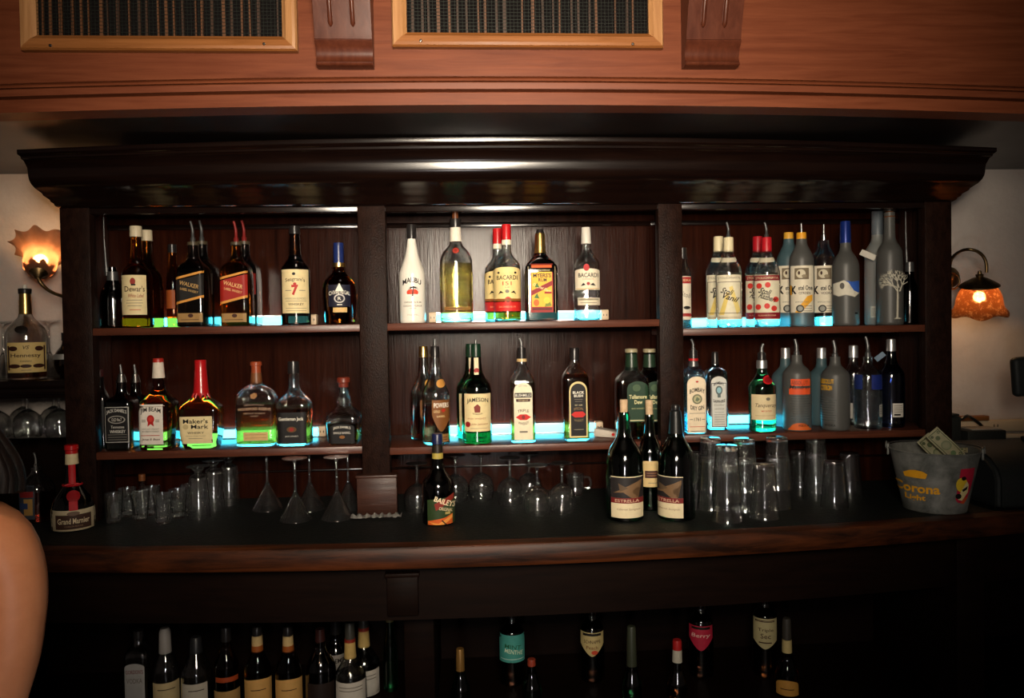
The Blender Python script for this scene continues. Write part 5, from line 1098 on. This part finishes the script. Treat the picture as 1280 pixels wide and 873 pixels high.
bm = bmesh.new(); box(bm, -.075, .065, -.06, .06, 0, .28, .008); box(bm, -.065, .055, -.061, .05, .282, .29, .002); build('case', bm, CHARP, pa)
bm = bmesh.new(); tube(bm, smooth_path([(2.012, 3.07, 1.12), (2.05, 3.07, 1.14), (2.09, 3.12, 1.135), (2.16, 3.154, 1.10), (2.28, 3.154, .98), (2.34, 3.15, .9), (2.4, 3.15, .87), (2.5, 3.14, .87)], 3), .006, 10)
tag(build('power_cable', bm, BLACKP), 'thin black cable looping from the power supply down behind the small box', 'cable')
bm = bmesh.new(); tube(bm, smooth_path([(2.38, 3.13, 1.17), (2.42, 3.06, 1.19), (2.46, 3.0, 1.12), (2.5, 2.98, 1.1), (2.62, 3.02, 1.09), (2.66, 3.06, .92), (2.64, 3.1, .876)], 3), .012, 10)
tag(build('power_cable', bm, BLACKP), 'thick black plug cable running down from the wall outlet', 'cable')
rw_ = empty('outlet_raceway', (2.3, 3.198, 1.13), 'cream wall-mounted outlet strip behind the printer', 'outlet strip')
za, zb_ = P(1240, 526, 3.17).z - 1.13, P(1240, 540, 3.17).z - 1.13
bm = bmesh.new(); box(bm, -.45, .6, -.03, 0, zb_, za, .003); build('channel', bm, mat('raceway_cream', lin((206, 186, 158)), .5), rw_)
for x in (-.055, .18):
    bm = bmesh.new()
    for dx in (-.008, .008): box(bm, x + dx - .0016, x + dx + .0016, -.0312, -.0298, (za + zb_) / 2 - .003, (za + zb_) / 2 + .008)
    box(bm, x - .002, x + .002, -.0312, -.0298, (za + zb_) / 2 - .014, (za + zb_) / 2 - .01); build('socket', bm, BLACKP, rw_)
w0, w1 = P(1200, 522, 3.18), P(1234, 527, 3.18)
bm = bmesh.new(); box(bm, w0.x, w1.x, 3.165, 3.199, za + 1.131, za + 1.131 + .02, .002)
tag(build('wood_strip', bm, OAK), 'short brown wooden strip lying on top of the outlet strip', 'wood strip')
bm = bmesh.new(); box(bm, P(1235, 543, 3.18).x, 2.9, 3.17, 3.199, P(1250, 548, 3.18).z, P(1250, 542.5, 3.18).z, .002)
tag(build('wall_batten', bm, mat('batten_cream', lin((196, 180, 156)), .6)), 'thin cream batten on the wall under the outlet strip', 'batten')
mz = P(1275, 500, 2.75)
mn = empty('monitor', (2.12, 2.74, 1.2), 'dark monitor edge at the far right, on a slim stand', 'monitor')
bm = bmesh.new(); box(bm, -.03, .34, -.02, .02, .05, .2, .018, seg=4, M=Matrix.Rotation(R_(-4), 4, 'Y')); build('screen_shell', bm, CHARP, mn)
bm = bmesh.new(); tube(bm, [(.17, .0, .08), (.17, .03, 0), (.17, .06, -.11)], .018, 12); build('neck', bm, CHARP, mn)
bm = bmesh.new(); box(bm, .08, .26, -.0, .12, -.138, -.118, .006); build('base', bm, CHARP, mn)
mn.location = (P(1268, 500, 2.80).x + .03, 2.80, 1.195)

# ------------------------------------------------------------------ wall lamps
def sconce_glow(name, col, es, base, tr=.4):
    return mat(name, base, .4, trans=tr, ior=1.3, emis=col, es=es)
# left: fluted shade opening upwards
LS = P(51, 325, 3.0)
ls = empty('wall_sconce', (LS.x, LS.y, LS.z), 'wall lamp with a frilled glass shade opening upwards, left of the back bar', 'wall lamp')
k = S(51, 3.0)
SHL = shade_glass('frilled_amber_glass', (.5, .25, .14), (.6, .32, .19), 30, (.3, .7), .45)
b_ = SHL.node_tree.nodes['Principled BSDF']; b_.inputs['Transmission Weight'].default_value = .45; b_.inputs['IOR'].default_value = 1.1
bm = bmesh.new(); N = 72; rows = []
ax = Matrix.Rotation(R_(-10), 3, 'Y') @ Matrix.Rotation(R_(-34), 3, 'X')
prof_ = [(6, -22), (12, -20.5), (17.5, -14), (19, -5), (18.5, 2), (19.5, 7), (24, 13), (30, 18), (35, 22)]
for t, (r, z) in enumerate(prof_):
    row = []; q = max(0, (t - 4) / 4)
    for i in range(N):
        a = 2 * PI * i / N; rr = r * (1 + .10 * q * math.sin(9 * a)) ; zz_ = z + 3.2 * q * math.cos(9 * a)
        row.append(bm.verts.new(ax @ Vector((rr * k * math.cos(a), rr * k * math.sin(a), zz_ * k))))
    rows.append(row)
for A, B in zip(rows, rows[1:]):
    for i in range(N): bm.faces.new((A[i], A[(i + 1) % N], B[(i + 1) % N], B[i]))
bmesh.ops.solidify(bm, geom=bm.faces[:], thickness=.0025)
build('lamp_shade', bm, SHL, ls, 60)
BULB = mat('bulb_glow', (1, .8, .5), .3, emis=(1, .56, .24), es=115)
bm = bmesh.new(); bmesh.ops.create_icosphere(bm, subdivisions=3, radius=7.5 * k); bmesh.ops.translate(bm, verts=bm.verts, vec=ax @ Vector((0, 0, -2 * k))); build('bulb', bm, BULB, ls, 80)
bm = bmesh.new(); rnd = random.Random(2)
for lay, (r0, zc, n_, L) in enumerate(((14, -17, 8, 7), (12, -20, 7, 7), (6, -24, 6, 6))):
    for i in range(n_):
        a = 2 * PI * (i + .5 * lay) / n_; vs = []
        for (u, v, w) in ((-.5, 0, .0), (-.65, .5, .18), (0, 1.1, .25), (.65, .5, .18), (.5, 0, 0), (0, .45, .32)):
            rr = r0 + w * L * .9; aa = a + u * L / r0 * .8
            vs.append(bm.verts.new(ax @ Vector((rr * math.cos(aa), rr * math.sin(aa), zc + v * L)) * k))
        for f in ((0, 5, 1), (1, 5, 2), (2, 5, 3), (3, 5, 4), (4, 5, 0)): bm.faces.new([vs[j] for j in f])
bmesh.ops.solidify(bm, geom=bm.faces[:], thickness=.002)
lathe_ = bmesh.new(); lathe(lathe_, [(0, -30 * k), (3.4 * k, -29 * k), (6 * k, -24 * k), (13 * k, -19 * k), (14.5 * k, -16 * k), (0, -17 * k)], K=6)
bmesh.ops.transform(lathe_, matrix=ax.to_4x4(), verts=lathe_.verts); build('cup_holder', lathe_, BRASS, ls, 60)
build('leaf_cup', bm, BRASS, ls, 30)
bm = bmesh.new(); p0 = ax @ Vector((0, 0, -28 * k)); pe = P(88, 392, 3.19) - LS
tube(bm, smooth_path([p0, p0 + Vector((.012, 0, -.025)), p0 + Vector((.03, .03, -.055)), p0 + Vector((.07, .08, -.075)), Vector((pe.x + .02, .15, pe.z + .02)), Vector((pe.x + .02, .196, pe.z + .03))], 3), .0065, 10); build('arm', bm, BRASS, ls, 60)
bm = bmesh.new(); lathe(bm, [(0, .02), (.02, .018), (.035, .006), (.04, 0), (0, 0)], K=7); bmesh.ops.rotate(bm, verts=bm.verts, matrix=Matrix.Rotation(PI / 2, 3, 'X')); build('back_plate', bm, BRASS, ls, 50, loc=(pe.x + .02, .197, pe.z + .03))
# right: bell shade hanging from a curved arm
RS = P(1224, 372, 3.0)
rs = empty('wall_sconce', RS, 'wall lamp with amber bell shade on a curved brass arm, right of the back bar', 'wall lamp')
k = S(1224, 3.0); ax = Matrix.Rotation(R_(-7), 3, 'Y') @ Matrix.Rotation(R_(12), 3, 'X')
SHR = shade_glass('etched_amber_glass', (.34, .1, .025), (.75, .36, .14), 75, (.52, .66), .35)
b_ = SHR.node_tree.nodes['Principled BSDF']; b_.inputs['Transmission Weight'].default_value = .6; b_.inputs['IOR'].default_value = 1.12
bm = bmesh.new(); rows = []
prof_ = [(10, 16), (17, 14), (22, 8), (25, 0), (26.5, -9), (28.5, -15), (33, -20)]
for t, (r, z) in enumerate(prof_):
    q = max(0, (t - 4) / 2)
    rows.append([bm.verts.new(ax @ Vector((r * (1 + .035 * q * math.cos(6 * a)) * math.cos(a), r * (1 + .035 * q * math.cos(6 * a)) * math.sin(a), z - 2 * q * math.cos(6 * a))) * k) for a in [2 * PI * i / 72 for i in range(72)]])
for A, B in zip(rows, rows[1:]):
    for i in range(72): bm.faces.new((A[i], A[(i + 1) % 72], B[(i + 1) % 72], B[i]))
bmesh.ops.solidify(bm, geom=bm.faces[:], thickness=.0025)
build('lamp_shade', bm, SHR, rs, 60)
BULB2 = mat('bulb_glow_small', (1, .8, .5), .3, emis=(1, .56, .24), es=95)
bm = bmesh.new(); bmesh.ops.create_icosphere(bm, subdivisions=3, radius=6 * k); bmesh.ops.translate(bm, verts=bm.verts, vec=ax @ Vector((0, 0, 0))); build('bulb', bm, BULB2, rs, 80)
bm = bmesh.new(); lathe(bm, [(r * k, z * k) for r, z in ((0, 34), (2, 33.5), (2.6, 30), (4.5, 29), (4, 26), (9, 24), (17, 19.5), (22.5, 15.5), (22.5, 14), (12, 16.2), (0, 17))], K=8); bmesh.ops.transform(bm, matrix=ax.to_4x4(), verts=bm.verts); build('cap', bm, BRASS, rs, 40)
pts = [(1233, 341), (1233.5, 331), (1230, 321), (1222, 314), (1212, 311.5), (1202, 313), (1193, 319), (1188, 326)]
bm = bmesh.new(); tube(bm, smooth_path([P(x, y, 3.0 + .0 + (i > 4) * .04 * (i - 4)) - RS for i, (x, y) in enumerate(pts)] + [P(1186, 345, 3.185) - RS], 2), .0062, 10); build('arm', bm, BRASS, rs, 60)
bm = bmesh.new(); pp = [(1189, 340), (1196, 343), (1200, 350), (1198, 358), (1192, 362), (1186, 360)]
tube(bm, smooth_path([P(x, y, 3.1) - RS for x, y in pp], 2), .004, 8); build('scroll', bm, BRASS, rs, 60)
w_ = P(1187, 347, 3.198) - RS
bm = bmesh.new(); lathe(bm, [(0, .03), (.02, .026), (.03, .012), (.042, .006), (.045, 0), (0, 0)], K=7); bmesh.ops.rotate(bm, verts=bm.verts, matrix=Matrix.Rotation(PI / 2, 3, 'X')); build('back_plate', bm, BRASS, rs, 50, loc=(w_.x, .198, w_.z))
# ------------------------------------------------------------------ the woman at the left edge, seen from behind
SKIN = textured('skin', (.56, .22, .1), (.64, .265, .125), (1, 1, 1), 25, 4, (.42, .52), .03, spec=.35)
b_ = SKIN.node_tree.nodes['Principled BSDF']
b_.inputs['Subsurface Weight'].default_value = .12; b_.inputs['Subsurface Radius'].default_value = (.02, .008, .004); b_.inputs['Subsurface Scale'].default_value = .3
HAIR = textured('dark_hair', (.004, .003, .003), (.01, .006, .005), (40, 40, 1.2), 6, 4, (.4, .55), .2, spec=.15)
CLOTH = textured('black_top', (.012, .012, .014), (.02, .02, .023), (1, 1, 1), 200, 2, (.8, .9), .2, spec=.2)
DENIM = textured('dark_denim', (.014, .018, .03), (.025, .03, .05), (1, 1, 1), 160, 3, (.8, .9), .2, spec=.2)
def skinned(name, joints, edges, m, parent, root=0, sub=2, loc=None):
    """joints: (x, y, z, rx, ry) ; a body grown along connected joints"""
    me = bpy.data.meshes.new(name); me.from_pydata([j[:3] for j in joints], edges, [])
    o = bpy.data.objects.new(name, me); COL.objects.link(o)
    sk = o.modifiers.new('skin', 'SKIN'); sk.use_smooth_shade = True
    for i, j in enumerate(joints):
        v = me.skin_vertices[0].data[i]; v.radius = (j[3], j[4] if len(j) > 4 else j[3]); v.use_root = i == root
    sb = o.modifiers.new('sub', 'SUBSURF'); sb.levels = sub; sb.render_levels = sub
    bpy.context.view_layer.update()
    dg = bpy.context.evaluated_depsgraph_get(); n = bpy.data.meshes.new_from_object(o.evaluated_get(dg))
    bpy.data.objects.remove(o)
    n.materials.clear(); n.materials.append(m)
    for p in n.polygons: p.use_smooth = True
    r = bpy.data.objects.new(name, n); COL.objects.link(r); r.parent = parent
    if loc: r.location = loc
    return r
SH = P(14, 646, 1.14)                       # her right shoulder joint
PA = R_(24)
W = empty('person', (SH.x - .165 * math.cos(PA), SH.y + .0 - .165 * math.sin(PA), 0), 'dark-haired woman with a bare shoulder, standing with her back to the camera', 'person', rz=PA)
sz = SH.z; hw = .165
J = []; E = []
def add(x, y, z, rx, ry=None, par=None):
    J.append((x, y, z, rx, ry or rx)); i = len(J) - 1
    if par is not None: E.append((par, i))
    return i
# she faces the bar (+Y); x to her right
pel = add(0, .0, sz - .42, .125, .10)
wa = add(0, .01, sz - .25, .105, .082, pel)
ch = add(0, .0, sz - .10, .118, .085, wa)
un = add(0, -.005, sz + .015, .075, .06, ch)
nk = add(0, .0, sz + .075, .05, .05, un)
hb = add(0, .02, sz + .13, .055, .06, nk)
hd = add(0, .035, sz + .19, .076, .092, hb)
ht = add(0, .035, sz + .255, .066, .08, hd)
fc = add(0, .085, sz + .15, .032, .03, hb)       # jaw and chin
ns = add(0, .13, sz + .185, .010, .012, hd)      # nose
for q in (-1, 1): add(q * .078, .03, sz + .185, .012, .018, hd)   # ears
for q in (-1, 1):
    cl = add(q * .085, -.01, sz + .0, .052, .05, un)
    s_ = add(q * (hw - .012), -.005, sz - .016, .056, .056, cl)
    u1 = add(q * (hw + .002), -.005, sz - .09, .049, .05, s_)
    u2 = add(q * (hw - .006), .0, sz - .2, .041, .043, u1)
    el = add(q * (hw - .032), .02, sz - .31, .033, .034, u2)
    f1 = add(q * (hw - .03), .09, sz - .36, .034, .033, el)
    f2 = add(q * (hw - .065), .20, sz - .40, .023, .021, f1)
    wr = add(q * (hw - .075), .24, sz - .41, .019, .016, f2)
    pm = add(q * (hw - .082), .29, sz - .415, .02, .013, wr)
    for k_, (dx, L) in enumerate(((-.027, .06), (-.009, .07), (.009, .066), (.025, .052))):
        a = add(q * (hw - .085) + dx, .325, sz - .415, .0085, None, pm)
        b = add(q * (hw - .087) + dx * 1.15, .325 + L * .55, sz - .425, .008, None, a)
        add(q * (hw - .088) + dx * 1.2, .325 + L, sz - .445, .007, None, b)
    a = add(q * (hw - .082) - q * .03, .275, sz - .42, .0095, None, pm); b = add(q * (hw - .082) - q * .048, .31, sz - .43, .0085, None, a); add(q * (hw - .082) - q * .052, .34, sz - .44, .0075, None, b)
for q in (-1, 1):
    h1 = add(q * .085, 0, sz - .50, .095, .095, pel)
    kn = add(q * .09, .015, .47, .056, .058, h1)
    cf = add(q * .09, -.01, .32, .052, .054, kn)
    an = add(q * .09, -.01, .09, .032, .034, cf)
    he = add(q * .092, -.02, .042, .034, .03, an)
    add(q * .097, .12, .03, .036, .02, he)
body = skinned('body', J, E, SKIN, W)
# strapless top and trousers follow the body, a little larger
def sub_body(name, keep, m, grow):
    bm = bmesh.new(); bm.from_mesh(body.data)
    bmesh.ops.delete(bm, geom=[f for f in bm.faces if not keep(f.calc_center_median())], context='FACES')
    bm.normal_update()
    for v in bm.verts: v.co += v.normal * grow
    bmesh.ops.solidify(bm, geom=bm.faces[:], thickness=.003)
    return build(name, bm, m, W, 60)
sub_body('strapless_top', lambda c: sz - .44 < c.z < sz - .085 and abs(c.x) < .122, CLOTH, .006)
sub_body('trousers', lambda c: .1 < c.z <= sz - .42 and abs(c.x) < .19 and c.y < .13, DENIM, .008)
# hair: a cap of long locks over skull, nape and shoulder
bm = bmesh.new(); rnd = random.Random(12)
top = Vector((0, .03, sz + .30))
for i in range(120):
    a = -PI * .5 + rnd.uniform(-1.75, 1.75); L = rnd.uniform(.9, 1.1)
    r1 = .098; ca, sa = math.cos(a), math.sin(a)
    pts = [top + Vector((ca * .02, sa * .02, rnd.uniform(.006, .02))), Vector((ca * r1 * .82, .03 + sa * r1 * 1.0, sz + .275)), Vector((ca * r1, .03 + sa * r1 * 1.14, sz + .2)),
           Vector((ca * r1 * .98, .02 + sa * r1 * 1.08, sz + .11)), Vector((ca * r1 * (1.15 if sa > -.5 else 1.0) + .02 * ca, .0 + sa * r1 * .98, sz + .05)), Vector((ca * (r1 + .03) * L, -.01 + sa * r1 * 1.0, sz - .02 - .05 * L * max(0, -sa)))]
    if abs(ca) > .75: pts[-1].y = min(pts[-1].y, -.055); pts[-2].y = min(pts[-2].y, -.05)
    tube(bm, smooth_path(pts, 2), [.004] + [.0125] * 18 + [.004] if False else .0115, 6)
for i in range(34):                          # locks brought forward over the right shoulder
    f = rnd.uniform(-1, 1); g = rnd.uniform(0, 1)
    pts = [top + Vector((.03, -.02 * f, .012)), Vector((.085, .02 - .05 * f, sz + .265)), Vector((.102 + .01 * g, -.015 - .035 * f, sz + .18)), Vector((.122 + .035 * g, -.03 - .03 * f, sz + .115)), Vector((.135 + .045 * g, -.045 - .022 * f, sz + .075)), Vector((.13 + .05 * g, -.055 - .015 * f, sz + .055 - .012 * g))]
    tube(bm, smooth_path(pts, 2), .0105, 6)
build('hair', bm, HAIR, W, 80)
for q in (-1, 1):
    bm = bmesh.new(); bmesh.ops.create_uvsphere(bm, u_segments=16, v_segments=10, radius=.0115); build('eye', bm, mat('eye_white', (.7, .66, .62), .2), W, 80, loc=(q * .03, .112, sz + .195))
    bm = bmesh.new(); bmesh.ops.create_uvsphere(bm, u_segments=12, v_segments=8, radius=.0055); build('iris', bm, mat('iris_brown', (.05, .025, .012), .2), W.children[-1], 80, loc=(0, .0085, 0))
bm = bmesh.new(); tube(bm, [(-.022, .105, sz + .142), (-.01, .117, sz + .145), (0, .119, sz + .143), (.01, .117, sz + .145), (.022, .105, sz + .142)], [.002, .005, .0055, .005, .002], 8); build('lips', bm, mat('lips_red', (.35, .08, .07), .4), W, 80)

# ------------------------------------------------------------------ light
w = bpy.data.worlds.new('world'); SC.world = w; w.use_nodes = True
w.node_tree.nodes['Background'].inputs['Color'].default_value = (1, .75, .55, 1); w.node_tree.nodes['Background'].inputs['Strength'].default_value = .0
def light(name, typ, loc, power, col, **k):
    d = bpy.data.lights.new(name, typ); d.energy = power; d.color = col
    for a, v in k.items(): setattr(d, a, v)
    o = bpy.data.objects.new(name, d); COL.objects.link(o); o.location = loc
    return o
def aim(o, t): o.rotation_euler = (Vector(t) - o.location).to_track_quat('-Z', 'Y').to_euler()
fl = light('camera_flash', 'SPOT', (.03, -.05, 1.72), 320, (1, .87, .7), shadow_soft_size=.05, spot_size=R_(76), spot_blend=1.0)
aim(fl, P(640, 190, 2.5))
fl.data.energy = 150
ds = light('shoulder_fill', 'SPOT', (-.62, -.15, 2.45), 24, (1, .62, .36), shadow_soft_size=.05, spot_size=R_(40), spot_blend=.9)  # added warm fill spot for the shoulder, outside the flash cone
aim(ds, (SH.x - .02, SH.y, SH.z - .1))
# the flash's big diffuser: a soft round light above and behind the camera
sf = light('diffused_flash', 'AREA', (.12, -.25, 2.05), 22, (1, .86, .68), shape='DISK', size=.66, spread=R_(74))
aim(sf, P(620, 260, 2.6))
lo = light('low_bar_light', 'POINT', (-.04, -.3, .62), 22, (1, .95, .93), shadow_soft_size=.12)

# ------------------------------------------------------------------ render settings
SC.view_settings.view_transform = 'Standard'; SC.view_settings.look = 'None'; SC.view_settings.gamma = 1; SC.view_settings.exposure = 0
SC.view_settings.use_curve_mapping = False
cy = SC.cycles
cy.max_bounces = 20; cy.transmission_bounces = 18; cy.glossy_bounces = 6; cy.diffuse_bounces = 3; cy.transparent_max_bounces = 12
cy.caustics_reflective = False; cy.caustics_refractive = False; cy.sample_clamp_indirect = 0; cy.sample_clamp_direct = 0
cy.use_denoising = True
try: cy.denoiser = 'OPENIMAGEDENOISE'; cy.denoising_input_passes = 'RGB_ALBEDO_NORMAL'
except Exception: pass
